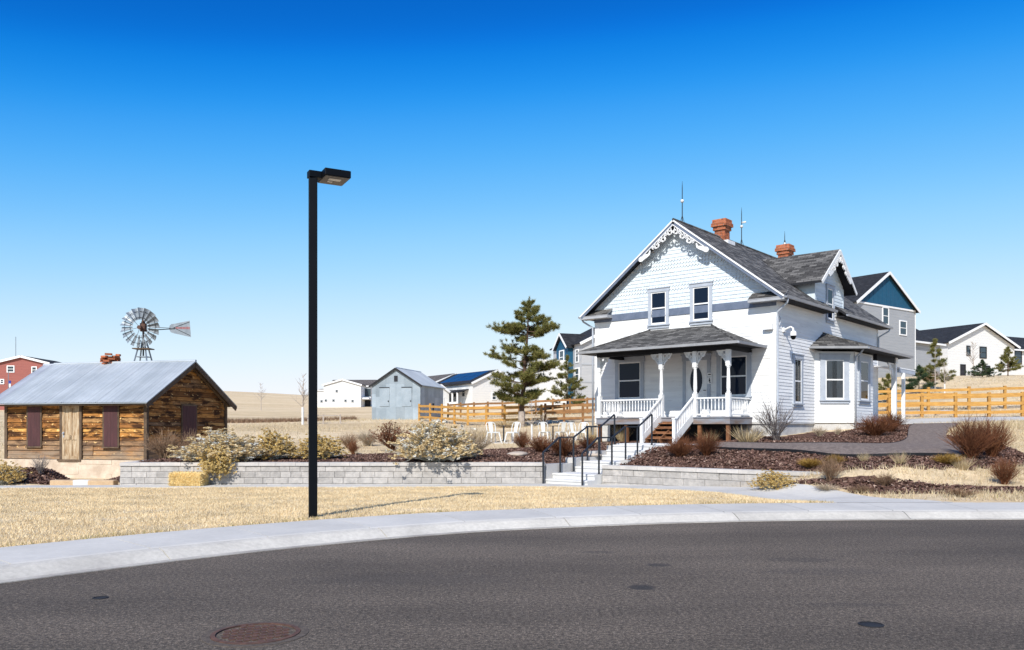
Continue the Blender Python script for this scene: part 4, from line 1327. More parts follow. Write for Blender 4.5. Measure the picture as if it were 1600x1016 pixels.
# rear canopy seen beyond the bay
mb = MB()
mb.prism([(.02, 10.75, 4.36), (1.08, 10.75, 4.24), (1.08, 13.3, 4.24), (.02, 13.3, 4.36)], (0, 0, -.05), 0, 1)
mb.box(.98, 1.07, 10.77, 13.28, 4.02, 4.185, 2)
mb.build("rear_canopy", ['roof', 'trimw', 'trimg'], FH)
mb = MB(); mb.box(1.0, 1.13, 11.35, 11.48, 1.3, 4.02)
mb.build("canopy_post", 'trimw', FH)
mb = MB(); mb.box(.0, .05, 8.6, 9.5, 1.8, 3.95); mb.box(-.02, .03, 8.45, 9.65, 1.8, 4.1)
mb.build("side_door", 'trimg', FH)

# ---- chimneys
def chimney(name, y, z0, z1, w=.46):
    mb, core = MB(), MB()
    r = random.Random(int(y * 10))
    z = z0
    k = 0
    while z < z1 - .01:
        left = (z1 - z) / .075
        g = .07 if left < 2.2 else (.11 if left < 4.2 else (.05 if left < 6 else 0))
        h = w / 2 + g
        n = 3
        off = .5 if k % 2 else 0
        for side in range(4):
            ca, sa = math.cos(side * math.pi / 2), math.sin(side * math.pi / 2)
            L = 2 * h
            for i in range(-1, n + 1):
                a = max(-h, -h + (i + off) * L / n + .006); e = min(h - .1, -h + (i + 1 + off) * L / n - .006)
                if e - a < .02: continue
                j = r.uniform(0, .008)
                bx = [(a, -h + j), (e, -h + j), (e, -h + .1), (a, -h + .1)]
                bb = [(CX + px_ * ca - py_ * sa, y + px_ * sa + py_ * ca) for px_, py_ in bx]
                mb.add([(p[0], p[1], z + .005) for p in bb] + [(p[0], p[1], z + .068) for p in bb], [(0, 3, 2, 1), (4, 5, 6, 7), (0, 1, 5, 4), (1, 2, 6, 5), (2, 3, 7, 6), (3, 0, 4, 7)])
        core.box(CX - h + .012, CX + h - .012, y - h + .012, y + h - .012, z, z + .0745)
        z += .075
        k += 1
    ch = mb.build(name, 'brick', FH)
    core.build("mortar_core", 'mortar', ch)
    return ch
c1 = chimney("chimney", 3.62, 8.85, 10.12)
mb = MB()
mb.box(CX + .22, CX + .42, 3.3, 3.94, 9.05, 9.22)
mb.build("flashing", 'trimw', c1)
chimney("chimney", 10.15, 8.9, 10.16, .5)
def rod(x, y, z0, z1, ball, fin=False):
    mb = MB()
    mb.tube([(x, y, z0), (x, y, z1 - .25), (x, y, z1)], [.02, .015, .004], 6)
    for k in range(3):
        a = k * 2.1
        mb.tube([(x + .12 * math.cos(a), y + .12 * math.sin(a), z0 - .1), (x, y, z0 + .3)], .009, 4)
    ro = mb.build("lightning_rod", 'iron', FH)
    b = MB()
    b.lathe([(.001, ball - .07), (.05, ball - .05), (.07, ball), (.05, ball + .05), (.001, ball + .07)], x, y, 10)
    if fin:
        b.box(x - .01, x + .2, y - .01, y + .01, ball + .13, ball + .2)
    b.build("glass_ball", 'guard', ro, smooth=True)
rod(CX, .28, 9.38, 10.98, 10.22)
rod(CX, 5.45, 9.38, 11.02, 10.2, True)
rod(CX, 10.1, 10.16, 10.85, 10.24)
# wall fittings
mb = MB()
mb.box(-.42, -.08, -.17, -.03, 5.02, 5.22)
mb.build("junction_box", 'trimw', FH)
mb = MB()
mb.box(.02, .08, .5, .68, 4.98, 5.14)
mb.tube([(.05, .6, 5.06), (.28, .6, 5.14), (.36, .6, 5.08), (.37, .6, 4.98)], .035, 8)
mb.lathe([(.02, 5.0), (.09, 4.97), (.11, 4.9), (.11, 4.82)], .37, .6, 14)
sc_ = mb.build("security_camera", 'trimw', FH)
mb = MB()
mb.lathe([(.1, 4.82), (.095, 4.77), (.06, 4.70), (.01, 4.68)], .37, .6, 14)
mb.build("camera_dome", 'black', sc_, smooth=True)
mb = MB()
mb.tube([(.04, .12, 5.5), (.06, .2, 5.44), (.06, .24, 5.3), (.04, .16, 5.16)], .015, 5)
mb.build("cable", 'trimg', FH)

# ------------------------------------------------------------------ concrete steps and handrails
STP = thing("garden_steps", "pale concrete garden steps climbing through the retaining wall to the porch", "steps", (HX, HY, 0), HA)
sx0, sx1 = -3.48, -1.95
lev = [(-8.6, .075), (-8.25, .235), (-7.15, .395), (-6.80, .555), (-5.70, .715), (-5.36, .875), (-5.02, 1.035)]
mb = MB()
for i, (y, z) in enumerate(lev):
    e = lev[i + 1][0] if i + 1 < len(lev) else -2.95
    mb.box(sx0, sx1, y, e - .003, z - .9, z)
    mb.box(sx0 - .0, sx1, y - .02, y - .001, z - .05, z - .001)
mb.build("treads", 'stepc', STP)
for xa, xb in ((sx0 - .30, sx0 - .004), (sx1 + .004, sx1 + .26)):
    mb = MB()
    for ya, yb, zt in (((-8.55, -7.2, .50), (-7.2, -6.0, .66), (-6.0, -4.9, .84), (-4.9, -4.36, 1.0)) if xa < sx0 else ((-7.58, -6.9, .47), (-6.9, -5.9, .62), (-5.9, -4.9, .84), (-4.9, -4.36, 1.0))):
        mb.box(xa, xb, ya, yb - .002, -.3, zt)
    mb.build("side_wall", 'slab', STP)
mb = MB()
mb.box(-3.75, -1.0, -4.35, -3.06, .7, 1.06)
mb.build("landing", 'stepc', STP)
for x, lab in ((sx0 + .06, "black steel handrail along the left edge of the concrete steps"), (sx1 - .06, "black steel handrail along the right edge of the concrete steps")):
    HR = thing("handrail", lab, "handrail", (HX, HY, 0), HA, "steel handrails of the garden steps")
    pts = [(-8.78, .86), (-8.0, 1.30), (-7.25, 1.30), (-6.55, 1.62), (-5.80, 1.62), (-5.0, 2.02), (-4.93, 1.98)]
    mb = MB()
    for a, c in zip(pts[:5], pts[1:6]):
        mb.beam((x, a[0], a[1]), (x, c[0], c[1]), .042, .042)
    mb.beam((x, -8.78, .86), (x, -8.80, .78), .042, .042)
    mb.build("rail", 'rail', HR)
    for (y, zt, zb) in ((-8.78, .85, -.08), (-7.95, 1.28, .235), (-7.27, 1.28, .235), (-6.52, 1.60, .555), (-5.84, 1.60, .555), (-4.98, 2.01, 1.035)):
        mb = MB()
        mb.box(x - .02, x + .02, y - .02, y + .02, zb, zt)
        mb.box(x - .05, x + .05, y - .05, y + .05, zb + .001, zb + .012)
        mb.build("post", 'rail', HR)

# ------------------------------------------------------------------ log cabin
CA = math.atan2(-.25, .968)
CB = thing("cabin", "old weathered brown board cabin with sheet metal roof and maroon shutters", "cabin", (-12.76, 29.0, 0), CA)
CWD, CLN, CZ0, CZE, CZA = 5.88, 4.6, .46, 2.68, 4.08
csl = (CZA - 2.46) / (2.3 + .42)
def cabin_boards(mb, o, nrm, span, z0, z1, seed, out=.05):
    r = random.Random(seed)
    mb.xf = frame_xf(o, nrm)
    z = z0
    while z < z1 - .02:
        h = r.uniform(.13, .20)
        zt = min(z + h, z1)
        a, b = span((z + zt) / 2 + .04)
        if b - a > .1:
            cuts = [a, b]
            if r.random() < .7: cuts.insert(1, a + (b - a) * r.uniform(.25, .75))
            for c, e in zip(cuts, cuts[1:]):
                w = r.uniform(-.018, .018)
                sag = r.uniform(-.008, .008)
                c += .002; e -= .002
                vs = [(c, out + w, z + .010), (e, out + w, z + .010 + sag), (e, out + w - .022, zt - .006 + sag), (c, out + w - .022, zt - .006), (c, 0, z + .010), (e, 0, z + .010 + sag), (e, 0, zt - .006 + sag), (c, 0, zt - .006)]
                mb.add(vs, [(0, 1, 2, 3), (1, 0, 4, 5), (3, 2, 6, 7), (0, 3, 7, 4), (2, 1, 5, 6)])
        z = zt
    mb.xf = None
mb = MB()
mb.box(-CWD + .01, -.01, .01, CLN - .01, CZ0, CZE, 1)
mb.prism([(-.011, .01, CZE), (-.011, CLN - .01, CZE), (-.011, CLN / 2, CZA - .12)], (-CWD + .03, 0, 0), 1)
cabin_boards(mb, (-CWD / 2, 0, 0), (0, -1, 0), lambda z: (-CWD / 2, CWD / 2), CZ0, CZE - .1, 21)
cg = lambda z: (-CLN / 2, CLN / 2) if z < 2.64 else (-(CZA - .1 - z) / csl, (CZA - .1 - z) / csl)
cabin_boards(mb, (0, CLN / 2, 0), (1, 0, 0), cg, CZ0, CZA - .2, 22)
mb.build("board_wall", ['oldwood', 'inside'], CB)
for x, y in ((.03, -.05), (-CWD - .03, -.05), (.05, CLN + .03)):
    mb = MB()
    mb.box(x - .06, x + .06, y - .03, y + .09, CZ0 - .05, CZE - .15)
    mb.build("corner_post", 'greywood', CB)
mb = MB()
r_ = random.Random(4)
u = -CWD - .1
# rubble plinth, uneven top course
while u < .1:
    w = r_.uniform(.8, 1.5)
    z = -.45
    while z < CZ0 - .02:
        h = r_.uniform(.25, .42)
        zt = min(z + h, CZ0 - .01)
        j = r_.uniform(0, .025)
        mb.box(u + .0005, min(u + w - .0005, .12), -.16 + j, .3, z + .0005, zt)
        z = zt + .0005
    u += w
mb.box(-CWD, .08, .3, CLN, -.4, CZ0 - .02)
mb.build("stone_plinth", 'stone', CB)
# roof sheets
def metal_roof(mb, x0, x1, yc, hw_, za, zb, n, th=.02):
    for s in (-1, 1):
        for i in range(n):
            a = x0 + (x1 - x0) * i / n; e = x0 + (x1 - x0) * (i + 1) / n
            k = 9
            for j in range(k):
                c0 = a + (e - a) * j / k; c1 = a + (e - a) * (j + 1) / k
                cm = (c0 + c1) / 2
                up = .016 if j else .03
                ya, yb = yc + s * .01, yc + s * hw_
                vs = [(c0, ya, za), (cm, ya, za + up), (c1, ya, za), (c0, yb, zb), (cm, yb, zb + up), (c1, yb, zb)]
                fs = [(0, 1, 4, 3), (1, 2, 5, 4)]
                mb.add(vs, fs if s > 0 else [f[::-1] for f in fs])
        mb.prism([(x0, yc, za - .012), (x1, yc, za - .012), (x1, yc + s * hw_, zb - .012), (x0, yc + s * hw_, zb - .012)], (0, 0, -th), 0)
    mb.tube([(x0 - .01, yc, za + .01), (x1 + .01, yc, za + .01)], .05, 8)
mb = MB()
metal_roof(mb, -CWD - .12, .36, CLN / 2, CLN / 2 + .42, CZA, 2.46, 9)
CR = mb.build("roof", 'roof_metal', CB)
mb = MB()
metal_roof(mb, -CWD - .62, -CWD - .13, CLN / 2, CLN / 2 + .40, CZA - .03, 2.44, 1)
mb.build("roof_extension", 'grey_metal', CB)
for s in (-1, 1):
    mb = MB()
    mb.beam((.33, CLN / 2 + s * .01, CZA - .13), (.33, CLN / 2 + s * (CLN / 2 + .40), 2.46 - .12), .035, .16)
    mb.build("rake_board", 'greywood', CB)
    mb = MB()
    mb.beam((.12, CLN / 2 + s * .1, CZA - .2), (.12, CLN / 2 + s * (CLN / 2 + .2), 2.60 - .16), .12, .06)
    mb.build("rafter", 'greywood', CB)
mb = MB(); mb.box(-CWD - .1, .34, -.36, -.02, 2.37, 2.42)
mb.build("eave_board", 'greywood', CB)
def shutter(o, nrm, w, h):
    mb = MB(frame_xf(o, nrm))
    n = 4
    for i in range(n):
        mb.box(-w / 2 + w * i / n + .002, -w / 2 + w * (i + 1) / n - .002, .06, .09, 0, h)
    sh = mb.build("shutter", 'maroon', CB)
    f = MB(frame_xf(o, nrm))
    f.box(-w / 2 - .06, -w / 2 - .004, .05, .085, -.03, h + .06); f.box(w / 2 + .004, w / 2 + .06, .05, .085, -.03, h + .06)
    f.box(-w / 2 - .004, w / 2 + .004, .05, .10, h + .003, h + .06)
    f.box(-w / 2 - .08, w / 2 + .08, .05, .13, -.05, -.005)
    f.build("shutter_frame", 'greywood', sh)
shutter((-4.65, 0, .92), (0, -1, 0), .54, 1.42)
shutter((-1.38, 0, .92), (0, -1, 0), .56, 1.45)
shutter((0, 2.32, .98), (1, 0, 0), .8, 1.42)
xf = frame_xf((-3.05, 0, .46), (0, -1, 0))
mb = MB(xf)
mb.box(-.47, -.37, .04, .11, 0, 1.95); mb.box(.37, .47, .04, .11, 0, 1.95); mb.box(-.47, .47, .04, .12, 1.95, 2.05); mb.box(-.5, .5, .04, .2, -.06, .0)
cdf = mb.build("door_frame", 'greywood', CB)
mb = MB(xf)
mb.box(-.37, .37, .055, .075, .0, 1.95)
for x0, x1, z0, z1 in ((-.37, -.26, .0, 1.95), (.26, .37, .0, 1.95), (-.05, .05, .12, 1.83), (-.26, .26, 0, .12), (-.26, .26, .70, .86), (-.26, .26, 1.83, 1.95)):
    mb.box(x0, x1, .075, .098, z0, z1)
cdr = mb.build("door", 'doorwood', CB)
mb = MB(xf)
mb.box(.27, .33, .098, .104, .78, .98); mb.lathe([(.03, .9), (.035, .93), (.02, .96)], .30, .13, 8)
mb.build("door_knob", 'grey_metal', cdr)
mb = MB()
r_ = random.Random(8)
for k in range(7):
    for i in range(4):
        if k > 5 and r_.random() < .5: continue
        a = r_.uniform(0, 6.28)
        rr = .22 + .06 * (k > 2)
        cx_, cy_ = -3.53 + rr * math.cos(a * .0 + i * 1.57 + k * .6), CLN / 2 + .15 + rr * math.sin(i * 1.57 + k * .6)
        mb.beam((cx_ - .12 * math.sin(i * 1.57 + k * .6), cy_ + .12 * math.cos(i * 1.57 + k * .6), 3.86 + k * .085 + .04), (cx_ + .12 * math.sin(i * 1.57 + k * .6), cy_ - .12 * math.cos(i * 1.57 + k * .6), 3.86 + k * .085 + r_.uniform(.03, .05)), .14, .072)
mb.box(-3.69, -3.37, CLN / 2 + .0, CLN / 2 + .3, 3.8, 4.34)
mb.build("chimney", 'brick', CB)

# ------------------------------------------------------------------ windmill
WX, WY_ = -22.6, 51.0
WZ = ground(WX, WY_)
WM = thing("windmill", "galvanised farm windmill with eighteen blades and tail vane behind the cabin", "windmill", (WX, WY_, WZ), 0)
HZ = 7.68 - WZ
MB().tube([(0, 0, HZ - 1.7), (0, 0, HZ + .15)], .05, 6).build("mast", 'iron', WM)
for sx_ in (-1, 1):
    for sy_ in (-1, 1):
        mb = MB()
        mb.beam((sx_ * 1.15, sy_ * 1.15, 0), (sx_ * .13, sy_ * .13, HZ - .75), .07, .07)
        mb.build("leg", 'mill', WM)
for i in range(4):
    mb = MB()
    z = .8 + i * 1.15
    f_ = 1.15 - (1.02) * z / (HZ - .75)
    for p_, q_ in (((-1, -1), (1, -1)), ((1, -1), (1, 1)), ((1, 1), (-1, 1)), ((-1, 1), (-1, -1))):
        mb.beam((p_[0] * f_, p_[1] * f_, z), (q_[0] * f_, q_[1] * f_, z), .04, .04)
    mb.build("girt_ring", 'mill', WM)
MB().box(-.52, .52, -.4, .4, HZ - 1.30, HZ - 1.24).build("platform", 'greywood', WM)
wa = R(-4)
ax = Vector((math.sin(wa), -math.cos(wa), 0))       # the wheel looks along ax
lat = Vector((-ax.y, ax.x, 0))
hubp = Vector((0, 0, HZ)) + ax * .42
mb = MB()
mb.tube([Vector((0, 0, HZ)), hubp + ax * .1], .05, 8)
mb.tube([hubp - ax * .12, hubp + ax * .12], .12, 10)
mb.box(-.15, .15, -.14, .16, HZ - .2, HZ + .3)
mb.tube([(0, 0, HZ + .3), (0, 0, HZ + .55)], [.14, .05], 8)
mb.tube([(0, 0, HZ - .6), (0, 0, HZ - .2)], .06, 6)
mb.build("gearbox", 'rusty', WM)
mb = MB()
for rr in (.62, .98):
    mb.tube([hubp + lat * (rr * math.cos(i * math.pi / 18)) + Zv * (rr * math.sin(i * math.pi / 18)) for i in range(37)], .014, 5, cap=False)
for i in range(6):
    a = i * math.pi / 3 + .2
    mb.tube([hubp, hubp + lat * (.98 * math.cos(a)) + Zv * (.98 * math.sin(a))], .012, 4)
wheel = mb.build("wheel_frame", 'iron', WM)
for i in range(18):
    a = i * 2 * math.pi / 18 + .1
    rd = lat * math.cos(a) + Zv * math.sin(a)
    tg = -lat * math.sin(a) + Zv * math.cos(a)
    td = tg * math.cos(R(32)) + ax * math.sin(R(32))
    mb = MB()
    p0, p1 = hubp + rd * .48, hubp + rd * 1.20
    nn_ = td.cross(rd).normalized() * .006
    cur = td.cross(rd).normalized()
    vs = []
    for pp, w in ((p0, .075), (p1, .20)):
        for k in range(5):
            s_ = -1 + k / 2
            vs.append(pp + td * w * s_ + cur * (.05 * (1 - s_ * s_)))
    mb.add(vs, [(k, k + 1, 6 + k, 5 + k) for k in range(4)])
    mb.add([v + nn_ for v in vs], [(5 + k, 6 + k, k + 1, k) for k in range(4)])
    mb.build("blade", 'mill', wheel)
va = R(8)
vd = Vector((math.cos(va), math.sin(va), -.0))
vn = Vector((-vd.y, vd.x, 0))
t0 = Vector((.1, 0, HZ - .05))
mb = MB()
mb.beam((0, 0, HZ - .15), t0 + vd * 1.75 + Zv * .05, .04, .05)
mb.beam((0, 0, HZ + .1), t0 + vd * 1.5 + Zv * .08, .03, .03)
mb.build("tail_bone", 'iron', WM)
out2 = [(1.42, -.06), (1.44, .16), (1.55, .27), (1.75, .30), (2.62, .50), (2.66, .1), (2.70, -.52), (1.72, -.30), (1.52, -.24)]
mb = MB()
mb.prism([t0 + vd * a + Zv * (b + .06) - vn * .008 for a, b in out2], vn * .016)
tv = mb.build("tail_vane", 'mill', WM)
mb = MB()
rr_ = random.Random(2)
for (a0_, b0_, a1_, b1_) in ((1.68, .05, 2.62, .42), (1.68, .05, 2.66, -.42)):
    mb.beam(t0 + vd * a0_ + Zv * (b0_ + .06) - vn * .012, t0 + vd * a1_ + Zv * (b1_ + .06) - vn * .012, .012, .03)
mb.build("vane_ribs", 'iron', tv)
mb = MB()
a = 1.80
while a < 2.58:                                                # the lettering is too small to read: worn red strokes
    w = rr_.uniform(.045, .075)
    h = .055 + .03 * (a - 1.8)
    c = t0 + vd * a + Zv * .10 - vn * .010
    mb.add([c - Zv * h, c + vd * w - Zv * h, c + vd * w + Zv * h, c + Zv * h], [(0, 1, 2, 3)])
    a += w + .022
mb.build("lettering", 'redpaint', tv)

# ------------------------------------------------------------------ street lamp
LXp, LYp = -3.29, 13.75
LZp = ground(LXp, LYp)
LP = thing("street_lamp", "tall black square pole street lamp standing in the dry lawn by the pavement", "street lamp", (LXp, LYp, LZp))
pw = .068
ha = math.atan2(.47, .88)
mb = MB(Matrix.Rotation(ha - .18, 4, 'Z'))
zt_ = 5.72 - LZp
mb.box(-pw, pw, -pw, pw, -.15, zt_)
mb.build("pole", 'black', LP, bevel=.012)
mb = MB(Matrix.Rotation(ha, 4, 'Z'))
mb.box(-.08, .13, -.08, .08, zt_, zt_ + .11)
mb.build("pole_cap", 'black', LP, bevel=.008)
mb = MB(Matrix.Rotation(ha, 4, 'Z'))
mb.box(.132, .57, -.26, .25, zt_ + .008, zt_ + .13)
lh = mb.build("lamp_head", 'black', LP, bevel=.014)
mb = MB(Matrix.Rotation(ha, 4, 'Z'))
mb.box(.15, .55, -.24, .23, zt_ + .001, zt_ + .0075)
mb.build("under_plate", 'lampunder', lh)
mb = MB(Matrix.Rotation(ha, 4, 'Z'))
mb.box(.24, .44, -.14, -.03, zt_ - .008, zt_ + .0005); mb.box(.26, .34, .03, .09, zt_ - .006, zt_ + .0005)
mb.build("lens", 'lens', lh)

# ------------------------------------------------------------------ metal shed
SXp, SYp = -6.6, 60.0
SZp = ground(SXp - 1.8, SYp + .8) - .02
SH = thing("metal_shed", "grey galvanised sheet metal shed with two closed hatches and small dark loft opening", "shed", (SXp, SYp, SZp), CA)
sw, sl_, sze, sza = 3.78, 4.9, 2.50, 3.72
mb = MB()
mb.box(-sw + .02, -.02, .02, sl_ - .02, 0, sze, 1)
mb.prism([(-sw + .02, .02, sze), (-.02, .02, sze), (-sw / 2, .02, sza)], (0, sl_ - .04, 0), 1)
def sheets(mb, o, nrm, half, ze, za, seed):
    r = random.Random(seed)
    mb.xf = frame_xf(o, nrm)
    top = lambda u: ze + (za - ze) * (1 - abs(u) / half) if za > ze else ze
    u = -half
    while u < half - .02:
        e = min(u + r.uniform(.55, .8), half)
        z = 0
        while z < max(top(u), top(e)) - .02:
            zt = z + r.uniform(.75, 1.0)
            w = r.uniform(.004, .016)
            p = [(u, min(z, top(u))), (e - .006, min(z, top(e))), (e - .006, min(zt, top(e))), (u, min(zt, top(u)))]
            if u < 0 < e and zt > top(0):
                p.insert(3, (0, top(0)))
            vs = [(a, w + (.01 if b > z + .1 else 0), b) for a, b in p]
            mb.add(vs, [tuple(range(len(vs)))])
            z = zt - .006
        u = e
    mb.xf = None
sheets(mb, (-sw / 2, 0, 0), (0, -1, 0), sw / 2, sze, sza, 3)
sheets(mb, (0, sl_ / 2, 0), (1, 0, 0), sl_ / 2, sze, sze, 4)
mb.build("sheet_wall", ['shedmetal', 'shedmetal'], SH)
mb = MB()
metal_roof(mb, 0, sl_ + .3, 0, sw / 2 + .18, sza + .06, sze - .02, 7)
ro = mb.build("roof", 'roof_metal', SH)
ro.location = (-sw / 2, -.15, 0); ro.rotation_euler = (0, 0, R(90))
for s in (-1, 1):
    mb = MB()
    mb.beam((-sw / 2, -.16, sza - .0), (-sw / 2 + s * (sw / 2 + .18), -.16, sze - .09), .03, .13)
    mb.build("rake_board", 'iron', SH)
for x in (-2.78, -1.05):
    mb = MB()
    mb.box(x - .38, x + .38, -.055, -.02, .98, 2.32)
    hd_ = mb.build("hatch", 'shedmetal', SH)
    mb = MB(); mb.box(x + .28, x + .36, -.075, -.056, 1.3, 1.4); mb.box(x - .40, x + .40, -.08, -.056, 2.33, 2.38)
    mb.build("latch", 'iron', hd_)
MB().box(-sw / 2 - .14, -sw / 2 + .14, -.04, -.018, 2.78, 3.2).build("loft_opening", 'inside', SH)
MB().box(.02, .04, 2.5, 2.75, .55, 1.25).build("side_opening", 'inside', SH)

# ------------------------------------------------------------------ cedar fences
def fence(name, label, pts, mat, h=1.2, rails=(.28, .66, 1.04), w=.14, seed=1, group="cedar rail fences", lift=0):
    r = random.Random(seed)
    P0 = Vector((pts[0][0], pts[0][1], 0))
    F = thing(name, label, "fence", P0, 0, group)
    g = [ground(p[0], p[1]) + lift for p in pts]
    for i, p in enumerate(pts):
        mb = MB()
        x, y = p[0] - P0.x, p[1] - P0.y
        mb.box(x - w / 2, x + w / 2, y - w / 2, y + w / 2, g[i] - .2, g[i] + h + r.uniform(-.03, .03))
        mb.build("post", mat, F, bevel=.015)
    for i in range(len(pts) - 1):
        a, b = pts[i], pts[i + 1]
        for z in rails:
            mb = MB()
            j1, j2 = r.uniform(-.025, .025), r.uniform(-.025, .025)
            mb.beam((a[0] - P0.x, a[1] - P0.y - .05, g[i] + z + j1), (b[0] - P0.x, b[1] - P0.y - .05, g[i + 1] + z + j2), .07, .15)
            mb.build("rail", mat, F)
    return F
fx = lambda px, Y: ((px - 800) / F_PX * Y, Y)
def fline(ctrl, n):
    """posts evenly spaced along a line of (photo column, distance) stations"""
    out = []
    for (p0, y0_), (p1, y1_), k in zip(ctrl, ctrl[1:], n):
        A, B = Vector(fx(p0, y0_)), Vector(fx(p1, y1_))
        for i in range(k):
            out.append(tuple(A.lerp(B, i / k)))
    out.append(fx(*ctrl[-1]))
    return out
fence("rail_fence", "golden cedar three rail fence running right from the metal shed to behind the pine", fline([(655, 57), (731, 50), (846, 50)], (4, 4)), 'cedar', seed=1)
fence("rail_fence", "brown cedar rail fence between the pine and the left corner of the farmhouse", fline([(852, 50), (940, 50)], (3,)), 'cedar_old', seed=2)
fence("rail_fence", "farther cedar rail fence seen through the gaps of the golden fence beside the metal shed", fline([(700, 68), (785, 62), (945, 60)], (4, 6)), 'cedar_old', seed=3)
fence("rail_fence", "golden cedar rail fence in front of the low knoll right of the farmhouse", fline([(1340, 43), (1493, 41), (1650, 41)], (3, 3)), 'cedar', h=1.25, rails=(.25, .68, 1.1), seed=4)
fence("rail_fence", "second cedar rail fence standing just behind the front one right of the farmhouse", fline([(1325, 47.5), (1514, 47), (1680, 48)], (3, 3)), 'cedar', h=1.3, rails=(.3, .72, 1.14), seed=5)

# ------------------------------------------------------------------ patio chairs and tables
PS = at(810, 694)
mb = MB()
pc = [tuple(at(a, b)[:2]) for a, b in ((752, 693), (836, 693.5), (930, 690), (930, 686), (752, 688))]
pz = min(ground(*p) for p in pc) + .04
mb.prism([(p[0], p[1], pz) for p in pc], (0, 0, -.3))
struct(mb.build("patio", 'slab'))
def make_chair(label, group):
    c = thing("metal_chair", label, "chair", (0, 0, 0), 0, group)
    mb = MB(); mb.box(-.19, .19, -.18, .18, .44, .458); mb.box(-.2, .2, -.19, -.165, .405, .445); mb.box(-.2, -.175, -.165, .165, .405, .439); mb.box(.175, .2, -.165, .165, .405, .439)
    mb.build("seat", 'chair', c, bevel=.008)
    for sx_ in (-1, 1):
        for sy_ in (-1, 1):
            mb = MB()
            mb.tube([(sx_ * .175, sy_ * .165, .45), (sx_ * .25, sy_ * .26, 0)], [.036, .022], 6)
            mb.build("leg", 'chair', c)
    mb = MB()
    arc = [(-.20, .17, .45), (-.225, .22, .62), (-.215, .26, .78), (-.16, .285, .86), (0, .295, .88), (.16, .285, .86), (.215, .26, .78), (.225, .22, .62), (.20, .17, .45)]
    mb.tube(arc, .016, 6)
    mb.build("back_frame", 'chair', c, smooth=True)
    mb = MB()
    mb.prism([(-.075, .175, .455), (.075, .175, .455), (.105, .288, .87), (-.105, .288, .87)], (0, .008, 0))
    mb.build("back_splat", 'chair', c)
    return c
GC = "white metal chairs on the patio"
chairs = [(771, 693, 30, "white metal chair at the left end of the patio, turned towards the dark table"),
          (801, 693, -40, "white metal chair right of the dark table, beside the pine trunk"),
          (851, 690, 160, "white metal chair just right of the sapling in the tall white guard"),
          (877, 690, 200, "white metal chair at the right side of the middle bistro table"),
          (899, 688, 40, "second white metal chair from the porch, overlapping the one nearest it"),
          (910, 688, -20, "white metal chair nearest the farmhouse porch, partly behind the handrail")]
base_chair = None
for px, py, rz, lab in chairs:
    p = at(px, py)
    z = pz
    if base_chair is None:
        base_chair = make_chair(lab, GC)
        o = base_chair
    else:
        o = dup(base_chair, (0, 0, 0), 0, None, lab)
    o.location = (p.x, p.y, z)
    o.rotation_euler = (0, 0, R(rz))
def make_table(label):
    c = thing("bistro_table", label, "table", (0, 0, 0), 0, "dark tables on the patio")
    MB().lathe([(.36, .70), (.37, .715), (.36, .73)], 0, 0, 20).build("tabletop", 'rail', c)
    MB().tube([(0, 0, .02), (0, 0, .70)], .035, 8).build("column", 'rail', c)
    mb = MB()
    for k in range(4):
        a = k * math.pi / 2 + .4
        mb.beam((0, 0, .06), (.3 * math.cos(a), .3 * math.sin(a), .02), .05, .03)
    mb.build("foot", 'rail', c)
    return c
T_ = make_table("round dark bistro table between the two leftmost white chairs")
p = at(787, 690); T_.location = (p.x, p.y, pz)
p = at(864, 688); dup(T_, (p.x, p.y, pz), .3, None, "round dark bistro table between the middle pair of white chairs")
p = at(924, 687); dup(T_, (p.x, p.y, pz), .6, None, "round dark bistro table right of the chairs near the porch")

# ------------------------------------------------------------------ ground things
p = at(300, 759.5)
SB = tag(MB().box(-.46, .46, -.24, .24, 0, .36).build("straw_bale", 'straw'), "yellow straw bale lying against the foot of the long block wall", "straw bale")
SB.location = (p.x, 24.2, ground(p.x, 24.2) + .02)
SB.rotation_euler = (0, 0, -.08)
bmS = []
n_ = 5200
c_ = nrg.uniform(-1, 1, (n_, 3)) * np.array([.47, .25, .185]) + np.array([0, 0, .185])
ax_ = nrg.integers(0, 5, n_)
c_[ax_ == 0, 1] = -.25; c_[ax_ == 1, 1] = .25; c_[ax_ == 2, 2] = .37; c_[ax_ == 3, 0] = .47; c_[ax_ == 4, 1] = -.25
d_ = nrg.normal(0, 1, (n_, 3)); d_ /= np.linalg.norm(d_, axis=1)[:, None]; d_ *= nrg.uniform(.03, .08, n_)[:, None]
s_ = nrg.normal(0, 1, (n_, 3)); s_ /= np.linalg.norm(s_, axis=1)[:, None]; s_ *= .005
tri = np.stack([c_ - d_ + s_, c_ - d_ - s_, c_ + d_], 1)
st = np_mesh("loose_straw", tri.reshape(-1, 3), 3, 'straw'); st.parent = SB
def irregular(name, mat, label, cat, loc, sx_, sy_, sz_, seed, n=(14, 8), group=None, rz=0, flat=0.0):
    r = random.Random(seed)
    mb = MB()
    a, b = n
    vs = []
    for j in range(b + 1):
        ph = math.pi * j / b
        for i in range(a):
            th = 2 * math.pi * i / a
            k = 1 + .18 * math.sin(3 * th + seed) * math.sin(ph) + r.uniform(-.06, .06)
            sq = lambda v: math.copysign(abs(v) ** (1 - flat), v)
            vs.append((sx_ * sq(math.sin(ph) * math.cos(th)) * k, sy_ * sq(math.sin(ph) * math.sin(th)) * k, sz_ * sq(math.cos(ph)) * (1 + r.uniform(-.05, .05))))
    fs = [(j * a + i, j * a + (i + 1) % a, (j + 1) * a + (i + 1) % a, (j + 1) * a + i) for j in range(b) for i in range(a)]
    mb.add(vs, [f[::-1] for f in fs])
    o = mb.build(name, mat, None, smooth=not flat)
    o.location = loc; o.rotation_euler = (0, 0, rz)
    return tag(o, label, cat, group) if cat else struct(o)
